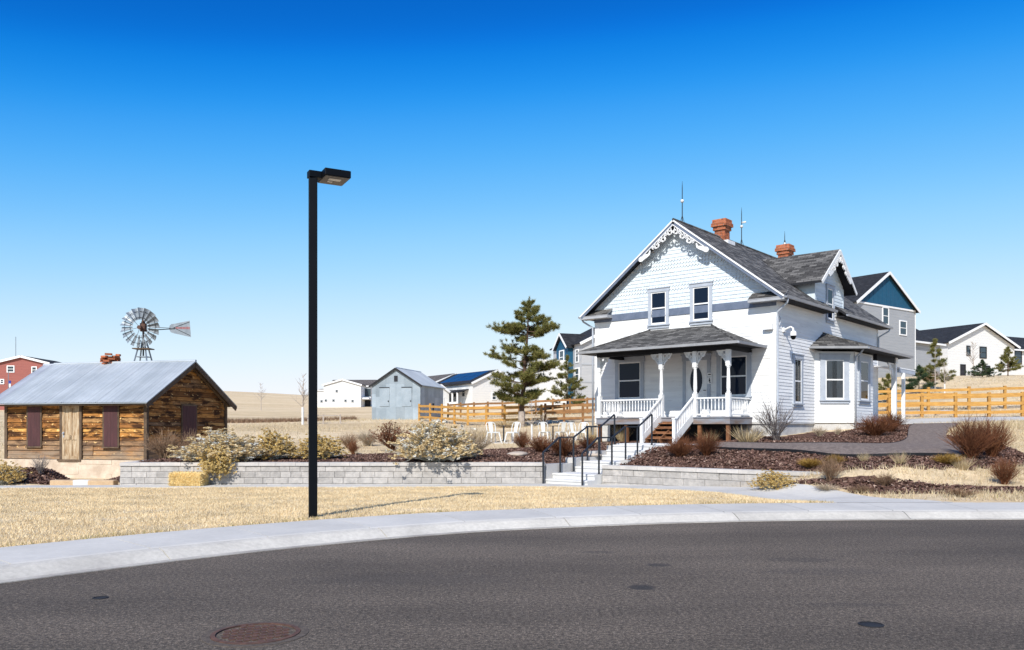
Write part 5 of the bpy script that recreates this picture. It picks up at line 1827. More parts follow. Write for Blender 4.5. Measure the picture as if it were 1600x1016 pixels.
for px, w_, lab, mt in ((101, .36, "rusty brown edging stone at the left of the three below the cabin", 'sand'), (131, .26, "pale grey edging stone in the middle of the three below the cabin", 'stepc'), (161, .38, "long tan edging stone beside the end of the block wall", 'sand')):
    x = (px - 800) / F_PX * 25.0
    o = MB().box(-w_ , w_, -.18, .18, -.06, .15).build("edging_stone", mt, None, bevel=.03)
    o.location = (x, 25.0, -.13); o.rotation_euler = (0, .01, rng.uniform(-.06, .06))
    tag(o, lab, "stone", "edging stones below the cabin")
p = at(4, 716)
gp = thing("marker_post", "pale leaning post in the dry field at the left of the cabin", "post", (p.x + .05, 31.5, ground(p.x, 31.5)))
MB().tube([(0, 0, -.1), (.05, 0, 1.15)], .045, 8).build("shaft", 'palebark', gp)
MB().box(-.4, .16, -.03, .03, 1.1, 1.2).build("crossbar", 'palebark', gp)

# road covers
def cover(name, px, py, r, lab, cat, grate=False):
    x, y = road_at(px, py)
    o = thing(name, lab, cat, (x, y, .002))
    if grate:
        mb = MB()
        mb.lathe([(r, -.02), (r, .008), (r - .035, .010), (r - .035, -.02)], 0, 0, 40)
        mb.build("rim", 'rusty', o)
        mb = MB(); mb.lathe([(r - .036, -.03), (r - .036, -.012), (.001, -.012)], 0, 0, 40)
        mb.build("cover_plate", 'inside', o)
        mb = MB(); mb.lathe([(r + .07, -.02), (r + .065, .003), (r + .003, .003), (r + .003, -.02)], 0, 0, 40)
        mb.build("collar", 'asphalt_patch', o)
        mb = MB(Matrix.Rotation(.55, 4, 'Z'))
        k = 9
        for i in range(-k, k + 1):
            for j in range(-k, k + 1):
                u = i * .058 + (.029 if j % 2 else 0); v = j * .088
                if math.hypot(u, v) < r - .06:
                    mb.box(u - .021, u + .021, v - .030, v + .030, -.012, .008)
        mb.build("cast_pattern", 'rusty', o)
    else:
        mb = MB(); mb.lathe([(r, -.02), (r, .004), (r * .86, .006), (r * .86, .001), (.001, .001)], 0, 0, 24)
        mb.build("lid", 'iron', o)
    return o
cover("manhole_cover", 400, 990.5, .335, "round rusty manhole cover with raised cast pattern in the asphalt", "manhole cover", True)
cover("valve_cover", 157, 934.5, .07, "small dark round valve cover in the road near the left kerb", "valve cover")
cover("valve_cover", 1361, 976.5, .10, "small dark round valve cover in the road at the right", "valve cover")

# ------------------------------------------------------------------ houses of the neighbourhood
def hwin(parent, o, nrm, w, h, trim='trimw', pane='housepane', bar=True):
    xf = frame_xf(o, nrm)
    mb = MB(xf)
    t = .11
    for b_ in ((-w / 2 - t, -w / 2, -t, h + t), (w / 2, w / 2 + t, -t, h + t), (-w / 2, w / 2, h, h + t), (-w / 2, w / 2, -t, 0)):
        mb.box(b_[0], b_[1], 0, .07, b_[2], b_[3])
    if bar: mb.box(-w / 2, w / 2, .03, .055, h * .5 - .03, h * .5 + .03)
    f = mb.build("window", trim, parent)
    MB(xf).box(-w / 2, w / 2, .005, .03, 0, h).build("pane", pane, f)
    return f
def gabled(parent, x0, x1, y0, y1, zb, ze, za, wall, roof, oh=.35, axis='y', trim='trimw', wname="wall", rname="roof", panel=None):
    """a block with a ridge along y (gable to the front) or x"""
    mb = MB()
    mb.box(x0, x1, y0, y1, zb, ze)
    if axis == 'y':
        c = (x0 + x1) / 2
        mb.prism([(x0, y0, ze), (x1, y0, ze), (c, y0, za)], (0, y1 - y0, 0))
    else:
        c = (y0 + y1) / 2
        mb.prism([(x1, y0, ze), (x1, y1, ze), (c * 0 + x1, c, za)], (x0 - x1, 0, 0))
    mb.build(wname, wall, parent)
    mb = MB()
    if axis == 'y':
        sl = (za - ze) / (c - x0)
        zt = za + .14
        for s in (-1, 1):
            xe = c + s * (c - x0 + oh)
            ee = zt - sl * (c - x0 + oh)
            q = [(c, y0 - oh, zt), (xe, y0 - oh, ee), (xe, y1 + oh, ee), (c, y1 + oh, zt)]
            mb.prism(q if s > 0 else q[::-1], (0, 0, -.13))
    else:
        sl = (za - ze) / (c - y0)
        zt = za + .14
        for s in (-1, 1):
            ye = c + s * (c - y0 + oh)
            ee = zt - sl * (c - y0 + oh)
            q = [(x0 - oh, c, zt), (x1 + oh, c, zt), (x1 + oh, ye, ee), (x0 - oh, ye, ee)]
            mb.prism(q, (0, 0, -.13))
    r = mb.build(rname, roof, parent)
    for s in (-1, 1):
        if axis == 'y':
            MB().beam((c + s * .02, y0 - oh - .02, zt - .12), (c + s * (c - x0 + oh), y0 - oh - .02, zt - .12 - sl * (c - x0 + oh)), .04, .26).build("rake_board", trim, parent)
        elif s < 0:
            MB().box(x0 - oh, x1 + oh, y0 - oh - .06, y0 - oh - .005, ee - .16, ee + .03).build("fascia", trim, parent)
    if panel:
        hw_ = (c - x0)
        mb = MB()
        mb.prism([(x0 + .02, y0 - .03, ze + .05), (x1 - .02, y0 - .03, ze + .05), (c, y0 - .03, za)], (0, .02, 0))
        k = 14
        for i in range(1, k):
            x = x0 + (x1 - x0) * i / k
            top = ze + (za - ze) * (1 - abs(x - c) / hw_)
            mb.box(x - .03, x + .03, y0 - .05, y0 - .031, ze + .05, top - .02)
        mb.build("gable_panel", panel, parent)
        MB().box(x0, x1, y0 - .08, y0, ze - .12, ze + .04).build("band_board", trim, parent)
    return r
def hroot(name, label, X, Y, deg, z, grp="houses of the new neighbourhood", cat="house"):
    return thing(name, label, cat, (X, Y, z), R(deg), grp)

# grey house with the blue gable right of the farmhouse
z = 5.4
h = hroot("suburban_house", "tall pale grey house with teal blue gable rising behind the farmhouse roof", 36, 80, 36.9, z)
gabled(h, -5.4, 5.4, 0, 14, -1, 13.25 - z, 16.4 - z, 'graysiding2', 'roofdk', panel='bluesiding')
hwin(h, (-.2, 0, 11.55 - z), (0, -1, 0), .95, 1.5)
hwin(h, (3.05, 0, 10.75 - z), (0, -1, 0), 1.15, 1.25)
gabled(h, 5.41, 12.6, 1.0, 9, -1, 10.5 - z, 13.0 - z, 'graysiding2', 'roofdk', axis='x', wname="wing_wall", rname="wing_roof", oh=.4)
MB().box(5.39, 5.5, -.03, .02, -1, 13.1 - z).build("corner_board", 'trimw', h)
# white house on the knoll
z = 6.9
h = hroot("suburban_house", "white gabled house on the knoll above the fence at the right", 56.5, 100, 27, z)
gabled(h, -6.3, 6.3, 0, 15, -1.5, 11.55 - z, 14.0 - z, 'whitesiding', 'roofdk', oh=.45)
for u, z0, w, hh in ((-2.6, 10.2, .5, 1.0), (.15, 10.0, 1.1, 1.2)):
    hwin(h, (u, 0, z0 - z), (0, -1, 0), w, hh, trim='iron')
for u, w in ((-3.6, .75), (.95, .85)):
    hwin(h, (u, 0, 7.2 - z), (0, -1, 0), w, 1.75, trim='iron', bar=False, pane='inside')
gabled(h, 6.31, 17, 1.0, 10, -1.5, 11.4 - z, 13.6 - z, 'whitesiding', 'roofdk', axis='x', wname="wing_wall", rname="wing_roof")
hwin(h, (8.6, 1.0, 9.7 - z), (0, -1, 0), 1.3, 1.5, trim='iron')
gabled(h, -15, -6.31, 4.0, 12, -1.5, 11.0 - z, 13.4 - z, 'whitesiding', 'roofdk', axis='x', wname="rear_wall", rname="rear_roof")
MB().tube([(-4.2, 6.0, 12.4 - z), (-4.2, 6.0, 13.6 - z)], .08, 8).build("roof_vent", 'iron', h)

# grey and blue house left of the farmhouse
z = 4.6
h = hroot("suburban_house", "light grey house with narrow blue side gable between the pine and the farmhouse", 6.7, 80, 20, z)
gabled(h, 0, 9, 0, 7, -1, 9.75 - z, 12.0 - z, 'graysiding', 'roofdk', oh=.3)
for nm, zz in (("mid_band", 7.6), ("low_band", 5.9)):
    MB().box(-.02, 9.02, -.03, .0, zz - z, zz + .12 - z).build(nm, 'graysiding2', h)
mb = MB()
mb.prism([(-.55, 2.0, 3.0 - z), (-.55, 4.9, 3.0 - z), (-.55, 4.9, 9.5 - z), (-.55, 3.45, 10.75 - z), (-.55, 2.0, 9.5 - z)], (.54, 0, 0))
mb.build("bump_wall", 'bluesiding', h)
mb = MB()
for s in (-1, 1):
    q = [(-.85, 3.45, 11.0 - z), (-.85, 3.45 + s * 1.75, 9.5 - z), (1.6, 3.45 + s * 1.75, 9.5 - z), (3.0, 3.45, 11.0 - z)]
    mb.prism(q, (0, 0, -.12))
mb.build("bump_roof", 'roofdk', h)
for s in (-1, 1):
    MB().beam((-.88, 3.45 + s * .02, 10.9 - z), (-.88, 3.45 + s * 1.75, 9.4 - z), .05, .2).build("rake_board", 'trimw', h)
hwin(h, (-.55, 3.5, 8.0 - z), (-1, 0, 0), .95, 1.2)
hwin(h, (0, 1.0, 8.0 - z), (-1, 0, 0), .5, 1.1)
hwin(h, (0, 1.0, 6.2 - z), (-1, 0, 0), .8, 1.1)
MB().box(-3.6, -.56, 2.0, 6.5, -1, 8.2 - z).build("rear_wall", 'whitesiding', h)

z = 4.6
h = hroot("suburban_house", "white house with dark doorway half hidden by the pine", 2.6, 96, 8, z)
gabled(h, 0, 7.4, 0, 9, -1, 8.1 - z, 9.3 - z, 'whitesiding', 'roofbr', axis='x', oh=.3)
hwin(h, (1.6, 0, 6.9 - z), (0, -1, 0), .8, .9, trim='iron'); hwin(h, (2.9, 0, 6.8 - z), (0, -1, 0), 1.1, .8, trim='iron'); hwin(h, (5.6, 0, 6.6 - z), (0, -1, 0), 1.0, 1.0)
MB().box(.9, 2.3, -.06, -.0, -.9, .9).build("door", 'redwood', h)
MB().box(3.5, 7.2, -1.3, -.01, 1.9, 2.05).build("porch_slab", 'trimw', h)

z = 2.3
h = hroot("suburban_house", "white house with blue solar panels on its roof left of the pine", -5.0, 105, 33, z)
gabled(h, 0, 7.2, 0, 11, -1, 7.25 - z, 8.9 - z, 'whitesiding', 'roofdk', oh=.3)
sl_ = (8.9 - 7.25) / 3.6
mb = MB()
n_ = Vector((-sl_, 0, 1)).normalized()
for i in range(4):
    for j in range(2):
        ya = 1.4 + i * 2.1
        xa = .5 + j * 1.5
        pts = [(xa, ya, 7.42 + sl_ * xa - z), (xa + 1.42, ya, 7.42 + sl_ * (xa + 1.42) - z), (xa + 1.42, ya + 2.0, 7.42 + sl_ * (xa + 1.42) - z), (xa, ya + 2.0, 7.42 + sl_ * xa - z)]
        mb.prism(pts, (0, 0, -.05))
mb.build("solar_array", 'solar', h)
for u, zz in ((3.2, 5.2), (4.8, 5.2)):
    hwin(h, (u, 0, zz - z), (0, -1, 0), .5, .8)
for v in (2.2, 4.5, 7.0):
    hwin(h, (0, v, 5.6 - z), (-1, 0, 0), .7, .9)
gabled(h, -4.2, -1.6, 3.2, 8, -1, 6.1 - z, 7.0 - z, 'whitesiding', 'roofdk', oh=.2, wname="porch_gable_wall", rname="porch_gable_roof")
hwin(h, (-2.9, 3.2, 4.2 - z), (0, -1, 0), .9, 1.1)
mb = MB(); mb.prism([(-1.6, .9, 6.1 - z), (-.01, .9, 6.5 - z), (-.01, 8, 6.5 - z), (-1.6, 8, 6.1 - z)], (0, 0, -.14))
mb.build("balcony_roof", 'roofdk', h)
MB().box(-1.6, -.01, 1.0, 8, 3.9 - z, 4.1 - z).build("balcony_floor", 'trimw', h)
MB().box(-1.6, -1.52, 1.0, 8, 4.1 - z, 4.85 - z).build("balcony_rail", 'trimw', h)
for v in (1.1, 2.4, 4.8):
    MB().box(-1.64, -1.48, v - .08, v + .08, -1, 6.0 - z).build("balcony_post", 'trimw', h)
for v in (2.0, 4.0):
    hwin(h, (-.0, v, 2.4 - z), (-1, 0, 0), 1.2, 1.3, pane='inside')

z = 3.6
h = hroot("suburban_house", "pale house with brown shingle roof peeking over the metal shed", -10.6, 122, 33, z)
gabled(h, -1, 6.2, 0, 10, -1.5, 8.1 - z, 9.5 - z, 'graysiding', 'roofbr', oh=.35)
hwin(h, (2.6, 0, 5.8 - z), (0, -1, 0), 1.0, 1.1)
MB().box(-1.02, 6.22, -.05, 0, 7.9 - z, 8.1 - z).build("band_board", 'trimw', h)

z = 4.8
h = hroot("suburban_house", "far white house with brown roof and dark porch left of the metal shed", -30.6, 150, -4, z)
gabled(h, -3.4, 3.4, 0, 8, -1.5, 9.25 - z, 10.2 - z, 'whitesiding', 'roofbr', oh=.25)
gabled(h, -3.2, 4.5, 3, 9.5, -1.5, 9.2 - z, 10.4 - z, 'whitesiding', 'roofbr', axis='x', oh=.3, wname="rear_wall", rname="rear_roof")
MB().box(3.41, 4.7, .6, 3.2, 1.9, 2.2).build("porch_slab", 'trimw', h)
MB().box(3.42, 4.5, 2.9, 2.99, 2.5, 3.9).build("porch_window", 'housepane', h)
MB().box(3.42, 4.5, 2.9, 2.99, 0.6, 1.8).build("porch_opening", 'inside', h)
gabled(h, -5.0, -3.41, 1, 7, -1.5, 8.3 - z, 8.6 - z, 'whitesiding', 'roofbr', axis='x', oh=.15, wname="side_wall", rname="side_roof")
for u, zz in ((-3.0, 6.3), (-1.6, 6.3), (.6, 6.25), (1.9, 6.2), (-1.0, 8.0), (-4.1, 6.2)):
    hwin(h, (u, 0 if u > -3.4 else 1, zz - z), (0, -1, 0), .28, .3, trim='graysiding2', bar=False)

z = 4.4
h = hroot("suburban_house", "barn red house with white trim behind the cabin roof at the far left", -58.8, 100, 3, z)
gabled(h, -3.3, 3.0, 0, 8, -2, 9.3 - z, 10.1 - z, 'redsiding', 'roofdk', oh=.25)
hwin(h, (-1.4, 0, 8.3 - z), (0, -1, 0), .68, .62); hwin(h, (1.35, 0, 8.2 - z), (0, -1, 0), .42, .62); hwin(h, (-2.4, 0, 6.9 - z), (0, -1, 0), .3, .4)
gabled(h, 3.01, 5.6, 2.5, 9, -2, 8.9 - z, 9.4 - z, 'redsiding', 'roofdk', oh=.2, wname="wing_wall", rname="wing_roof")
MB().box(2.0, 3.5, -.9, -.01, 7.75 - z, 7.85 - z).build("porch_roof", 'trimw', h)
MB().tube([(-2.4, 3, 9.9 - z), (-2.4, 3, 12.8 - z)], .035, 5).build("aerial_mast", 'mill', h)
fp = thing("flag_pole", "short pole with blue, white and red cloth before the red house", "flag", (-56.9, 94, ground(-56.9, 94)))
MB().tube([(0, 0, 0), (0, 0, 4.6)], .035, 6).build("pole", 'mill', fp)
fz = 7.5 - fp.location.z
mb = MB()
for k, mi in enumerate((0, 1, 1, 2, 0)):
    mb.box(.04 + .03 * k, .30 - .02 * k, -.02, .02, fz - .35 * (k + 1) - .6, fz - .35 * k - .61, mi)
mb.build("banner", ['flagblue', 'guard', 'flagred'], fp)

# ------------------------------------------------------------------ plants
def blades(base, length, width, lean, seed):
    """one leaning triangle per base point"""
    g = np.random.default_rng(seed)
    n = len(base)
    a = g.uniform(0, 2 * np.pi, n)
    ln = length * g.uniform(.6, 1.25, n)
    le = lean * g.uniform(.1, 1.3, n)
    b = g.uniform(0, 2 * np.pi, n)
    w = width * g.uniform(.7, 1.3, n)
    dx, dy = np.cos(a) * np.sin(le), np.sin(a) * np.sin(le)
    tip = base + np.stack([dx * ln, dy * ln, np.cos(le) * ln], 1)
    s = np.stack([np.cos(b) * w / 2, np.sin(b) * w / 2, np.zeros(n)], 1)
    return np.stack([base - s, base + s, tip], 1).reshape(-1, 3)

def twig_lines(r, h, n, seed, forks=5, spread=1.0, curve=.5, dome=.45):
    """branching polylines of a shrub"""
    q = random.Random(seed)
    out = []
    for i in range(n):
        a = q.uniform(0, 2 * math.pi)
        rad = r * math.sqrt(q.random()) * spread
        bx, by = q.gauss(0, .08) * r, q.gauss(0, .08) * r
        top = h * (1 - dome * (rad / (r * spread + 1e-6)) ** 2) * q.uniform(.7, 1.05)
        pts = []
        for k in range(5):
            t = k / 4
            e = t ** (1 + curve)
            pts.append(Vector((bx + math.cos(a) * rad * (t * (1 - curve) + e * curve) + q.gauss(0, .02) * r, by + math.sin(a) * rad * (t * (1 - curve) + e * curve) + q.gauss(0, .02) * r, top * (t ** .9))))
        out.append((pts, 1.0))
        for f in range(forks):
            k = q.uniform(.3, .92)
            j = min(int(k * 4), 3)
            p = pts[j].lerp(pts[j + 1], k * 4 - j)
            d = (pts[j + 1] - pts[j]).normalized()
            d = (d + Vector((q.gauss(0, .45), q.gauss(0, .45), q.gauss(.1, .3)))).normalized()
            L = h * q.uniform(.15, .38)
            m_ = p + d * L * .5 + Vector((q.gauss(0, .02), q.gauss(0, .02), .01))
            out.append(([p, m_, p + d * L + Vector((0, 0, L * .15))], .55))
    return out
def twig_mesh(name, lines, rad, mat, parent):
    mb = MB()
    for pts, k in lines:
        n = len(pts)
        mb.tube(pts, [rad * k * (1 - .7 * i / (n - 1)) for i in range(n)], 3, cap=False)
    return mb.build(name, mat, parent)
def heads(name, tips, size, per, mat, parent, seed, leaf=.03):
    g = np.random.default_rng(seed)
    c = np.repeat(np.array([tuple(t) for t in tips]), per, axis=0)
    n = len(c)
    d = g.normal(0, 1, (n, 3)); d /= np.linalg.norm(d, axis=1)[:, None]
    p = c + d * size * g.uniform(.3, 1, n)[:, None]
    u = g.normal(0, 1, (n, 3)); u /= np.linalg.norm(u, axis=1)[:, None]
    v = np.cross(u, g.normal(0, 1, (n, 3))); v /= np.linalg.norm(v, axis=1)[:, None]
    l = leaf * g.uniform(.6, 1.3, n)[:, None]
    tri = np.stack([p - u * l * .5, p + u * l * .5, p + v * l], 1).reshape(-1, 3)
    o = np_mesh(name, tri, 3, mat); o.parent = parent
    return o

TPL = {}
def shrub(kind, label, x, y, z, w, h, rz=None, grp=None, name=None, cat=None):
    """place a shrub; the first of a kind builds the parts, the rest are copies of them"""
    spec = KINDS[kind]
    sx_, sz_ = w / 1.0, h / 1.0
    if kind not in TPL:
        o = thing(spec['name'], label, spec.get('cat', 'shrub'), (0, 0, 0))
        if spec['type'] == 'rabbit':
            L = twig_lines(.5, .98, spec['n'], spec['seed'], 5, 1.0, .35, .82)
            twig_mesh("stems", L, .010, 'greytwig', o)
            q = random.Random(spec['seed'])
            tips = [p[-1] for p, k in L]
            q.shuffle(tips)
            heads("seed_heads", tips[:spec['heads']], .036, 20, spec['flower'], o, spec['seed'], .034)
            rest = tips[spec['heads']:spec['heads'] + spec.get('grey', 0)]
            if rest:
                heads("silver_leaves", rest, .05, 9, 'greytwig', o, spec['seed'] + 1, .036)
        elif spec['type'] == 'twig':
            L = twig_lines(.5, .98, spec['n'], spec['seed'], spec['forks'], spec.get('spread', 1), spec.get('curve', .5))
            twig_mesh("branches", L, spec.get('rad', .009), spec['mat'], o)
            if spec.get('leaf'):
                tips = [p[-1] for p, k in L]
                heads("dry_leaves", tips, .05, 5, spec['mat'], o, spec['seed'], .035)
        elif spec['type'] == 'grass':
            g = np.random.default_rng(spec['seed'])
            n = spec['n']
            a = g.uniform(0, 2 * np.pi, n); r = .16 * np.sqrt(g.uniform(0, 1, n))
            base = np.stack([np.cos(a) * r, np.sin(a) * r, np.zeros(n)], 1)
            b = np_mesh("blades", blades(base, .85, .018, .6, spec['seed']), 3, spec['mat']); b.parent = o
        TPL[kind] = o
    else:
        o = dup(TPL[kind], (0, 0, 0), 0, None, label)
    o.location = (x, y, z - .02)
    o.rotation_euler = (0, 0, rng.uniform(0, 6.28) if rz is None else rz)
    o.scale = (w, w, h)
    o['group'] = spec['group']
    return o
KINDS = {
    'R': dict(name="rabbitbrush", type='rabbit', n=210, heads=950, grey=250, flower='flower', seed=31, group="pale seed headed rabbitbrush"),
    'R2': dict(name="rabbitbrush", type='rabbit', n=210, heads=900, grey=300, flower='flower', seed=37, group="pale seed headed rabbitbrush"),
    'Y': dict(name="rabbitbrush", type='rabbit', n=170, heads=950, flower='flowery', seed=33, group="yellow seed headed rabbitbrush"),
    'D': dict(name="dogwood_bush", type='twig', n=130, forks=6, mat='redtwig', seed=41, rad=.0085, curve=.3, group="rust brown leafless bushes"),
    'D2': dict(name="dogwood_bush", type='twig', n=190, forks=6, mat='redtwig', seed=43, rad=.006, curve=.2, group="rust brown leafless bushes"),
    'DL': dict(name="barberry_bush", type='twig', n=42, forks=7, mat='redtwig', seed=44, rad=.011, curve=.6, leaf=True, group="open rust brown bushes"),
    'B': dict(name="bare_bush", type='twig', n=46, forks=7, mat='greybush', seed=47, rad=.008, curve=.5, group="bare grey bushes"),
    'T': dict(name="bare_bush", type='twig', n=95, forks=6, mat='tantwig', seed=51, rad=.0075, curve=.6, group="tan leafless bushes"),
    'W': dict(name="bare_bush", type='twig', n=80, forks=7, mat='browntwig', seed=53, rad=.0075, curve=.45, group="brown leafless bushes"),
    'G': dict(name="bunch_grass", type='grass', n=260, mat='drygrass', seed=57, cat="grass clump", group="dry bunch grass clumps"),
    'O': dict(name="golden_mound", type='twig', n=230, forks=4, mat='gold', seed=59, rad=.010, curve=.3, group="golden mound shrubs"),
}
def plant(kind, px, py, wpx, hpx, label):
    p = at(px, py)
    k = p.y / F_PX
    return shrub(kind, label, p.x, p.y, p.z, wpx * k, hpx * k)

PL = [
    ('R', 345, 722, 112, 44, "big pale rabbitbrush on top of the block wall behind the straw bale"),
    ('Y', 425, 719, 66, 42, "yellow rabbitbrush between the pale one by the cabin and the lamp pole"),
    ('Y', 500, 718, 66, 36, "yellow rabbitbrush partly hidden by the lamp pole"),
    ('R2', 680, 722, 104, 60, "largest pale rabbitbrush, in front of the fence left of the patio"),
    ('T', 735, 716, 84, 50, "tan leafless bush arching beside the largest pale rabbitbrush"),
    ('DL', 612, 705, 62, 42, "open rust brown bush in front of the metal shed"),
    ('D', 552, 710, 22, 22, "tiny rust brown bush in the mulch right of the lamp pole"),
    ('W', 545, 700, 40, 24, "low brown leafless bush behind the tiny rust bush near the lamp pole"),
    ('T', 575, 697, 46, 26, "low tan leafless bush behind the mulch left of the open rust bush"),
    ('W', 258, 718, 66, 46, "brown leafless bush before the gable wall of the cabin"),
    ('W', 300, 717, 46, 44, "brown leafless bush under the gable shutter of the cabin"),
    ('D', 816, 701, 36, 28, "rust brown bush at the right end of the white chairs with the table"),
    ('D', 845, 708, 46, 29, "rust brown bush in front of the tree guard on the patio edge"),
    ('D', 880, 714, 58, 37, "widest rust brown bush left of the concrete steps"),
    ('D', 918, 702, 34, 22, "small rust brown bush left of the top flight of the concrete steps"),
    ('G', 745, 690, 50, 28, "dry grass clump at the left edge of the patio"),
    ('G', 792, 668, 60, 16, "dry grass clump behind the patio table under the pine"),
    ('G', 928, 690, 30, 28, "dry grass clump in front of the left end of the porch"),
    ('G', 972, 690, 32, 32, "dry grass clump beside the brown porch pier left of the stairs"),
    ('G', 948, 689, 26, 22, "small dry grass clump under the porch left bay"),
    ('D2', 1062, 715, 52, 34, "rust brown bush at the foot of the porch stairs"),
    ('D2', 1104, 713, 46, 38, "rust brown bush before the porch right of the stairs"),
    ('B', 1212, 690, 66, 68, "bare grey bush at the front corner of the farmhouse"),
    ('G', 1168, 692, 58, 30, "dry grass clump under the right end of the porch"),
    ('G', 1110, 690, 40, 22, "dry grass clump in the dark gap under the porch, right of the stairs"),
    ('D2', 1368, 682, 66, 34, "wide rust brown bush under the bay window"),
    ('D2', 1392, 676, 44, 34, "rust brown bush at the white side porch posts"),
    ('D2', 1518, 718, 74, 66, "tall rust brown bush right of the gravel path"),
    ('D2', 1550, 715, 66, 62, "rust brown bush at the far side of the pair right of the path"),
    ('Y', 1209, 764, 54, 26, "low yellow rabbitbrush before the right block wall"),
    ('W', 1297, 752, 44, 40, "brown leafless bush in the dry grass where the right block wall ends"),
    ('O', 1266, 731, 42, 16, "golden mound shrub on the mulch above the right block wall"),
    ('O', 1305, 725, 32, 16, "small golden mound beside the brown bush above the wall end"),
    ('O', 1482, 726, 46, 18, "golden mound shrub under the front end of the gravel path"),
    ('G', 1503, 734, 36, 26, "pale grass clump right of the golden mound by the path"),
    ('W', 1382, 760, 42, 22, "low brown bush in the grass strip right of the block wall"),
    ('D2', 1570, 757, 44, 42, "rust brown bush standing alone near the right edge"),
    ('T', 1292, 768, 44, 14, "low pale bush close to the pavement corner"),
    ('G', 1350, 722, 18, 20, "thin straw clump below the middle of the path edging"),
    ('G', 1406, 726, 26, 26, "straw clump below the front bend of the path edging"),
    ('T', 1280, 682, 26, 18, "small tan bush at the farmhouse foundation"),
    ('T', 1309, 681, 14, 16, "tiny tan bush at the foundation below the bay"),
    ('Y', 8, 757, 52, 32, "yellow rabbitbrush on the mulch mound left of the cabin"),
    ('B', 62, 741, 28, 34, "bare grey sapling bush below the cabin door"),
    ('W', 1500, 777, 60, 16, "low dark brown bush in the mulch strip near the right kerb"),
    ('W', 1345, 771, 42, 14, "small brown bush in the mulch strip beside the pavement corner"),
    ('B', 1180, 686, 40, 22, "low grey bush between the porch end and the corner bush"),
    ('W', 1455, 600, 40, 22, "grey brown bush on the knoll beside the young pine"),
]
for a in PL:
    plant(*a)

o = shrub('Y', "yellow rabbitbrush clump spilling over the wall top above the straw bale", -8.72, 24.66, .50, .85, .55)
o.rotation_euler = (R(62), 0, R(12))
# ---- conifers
def needles_np(tufts, n_per, ln, wd, seed):
    g = np.random.default_rng(seed)
    c = np.repeat(np.array([t[0][:] for t in tufts]), n_per, axis=0)
    d0 = np.repeat(np.array([t[1][:] for t in tufts]), n_per, axis=0)
    s = np.repeat(np.array([t[2] for t in tufts]), n_per)
    n = len(c)
    d = g.normal(0, 1, (n, 3)); d /= np.linalg.norm(d, axis=1)[:, None]
    d = d + d0 * .55
    d /= np.linalg.norm(d, axis=1)[:, None]
    st = c - d0 * (g.uniform(0, .16, n) * s)[:, None]
    e = st + d * (ln * s * g.uniform(.6, 1.15, n))[:, None]
    w = np.cross(d, g.normal(0, 1, (n, 3))); w /= np.linalg.norm(w, axis=1)[:, None]
    w *= wd / 2
    return np.stack([st - w, st + w, e], 1).reshape(-1, 3)
def conifer(name, label, loc, h, limbs, lean=(0, 0), trunk=.1, mat='needles', bark='bark', seed=1, needle=.17, nper=36, guard=False, grp="evergreen trees", droop=0.0, top=.55, dens=8.5):
    """limbs: (height, azimuth, length)"""
    q = random.Random(seed)
    T = thing(name, label, "tree", loc, 0, grp)
    tr = [Vector((lean[0] * (k / 8) ** 1.3 + q.gauss(0, .012) * h * .3, lean[1] * k / 8 + q.gauss(0, .01) * h * .3, h * k / 8 - (.1 if k == 0 else 0))) for k in range(9)]
    tpos = lambda z: tr[min(int(z / h * 8), 7)].lerp(tr[min(int(z / h * 8), 7) + 1], z / h * 8 - min(int(z / h * 8), 7))
    mb = MB()
    mb.tube(tr, [trunk * (1.15 if k == 0 else 1 - .93 * k / 8) for k in range(9)], 8)
    tro = mb.build("trunk", bark, T, smooth=True)
    mb = MB()
    tufts = []
    for z, az, L in limbs:
        p = tpos(z)
        d = Vector((math.cos(az), math.sin(az), 0))
        n = 5
        pts = []
        for k in range(n + 1):
            t = k / n
            bend = math.sin(az * 7 + z * 5) * .22
            pts.append(p + d * L * t + Vector((-d.y, d.x, 0)) * L * bend * t * t + Vector((0, 0, L * ((.06 + .14 * math.sin(z * 9 + az)) * t - droop * t + .18 * t * t))) + Vector((q.gauss(0, .03), q.gauss(0, .03), q.gauss(0, .02))) * L * t)
        mb.tube(pts, [max(trunk * .30 * (1 - z / h * .6) * (1 - .8 * k / n), .006) for k in range(n + 1)], 5, cap=False)
        m = max(3, int(L * dens))
        for i in range(m):
            t = q.uniform(.38, 1.0) if L > .5 else q.uniform(.2, 1)
            j = min(int(t * n), n - 1)
            b = pts[j].lerp(pts[j + 1], t * n - j)
            dd = (d * q.uniform(.2, 1) + Vector((q.gauss(0, .6), q.gauss(0, .6), q.uniform(.0, .8)))).normalized()
            l = L * q.uniform(.08, .34) + .05
            e = b + dd * l
            mb.tube([b, e], [.010, .005], 3, cap=False)
            tufts.append((e, dd, q.uniform(.75, 1.15)))
            if q.random() < .5:
                tufts.append((b.lerp(e, .5), dd, q.uniform(.6, .9)))
        tufts.append((pts[-1], d, 1.0))
    for k in range(int(10 * top * 2)):
        z = h * q.uniform(1 - .10, 1.0)
        dd = Vector((q.gauss(0, .5), q.gauss(0, .5), 1)).normalized()
        tufts.append((tpos(z) + dd * q.uniform(0, .12), dd, .85))
    mb.build("limbs", bark, tro)
    o = np_mesh("crown", needles_np(tufts, nper, needle, needle * .11, seed), 3, mat); o.parent = T
    if guard:
        MB().tube([(0, 0, 0), (tr[1].x, tr[1].y, h * .12)], trunk * 1.12, 8).build("trunk_wrap", 'palebark', T)
    return T
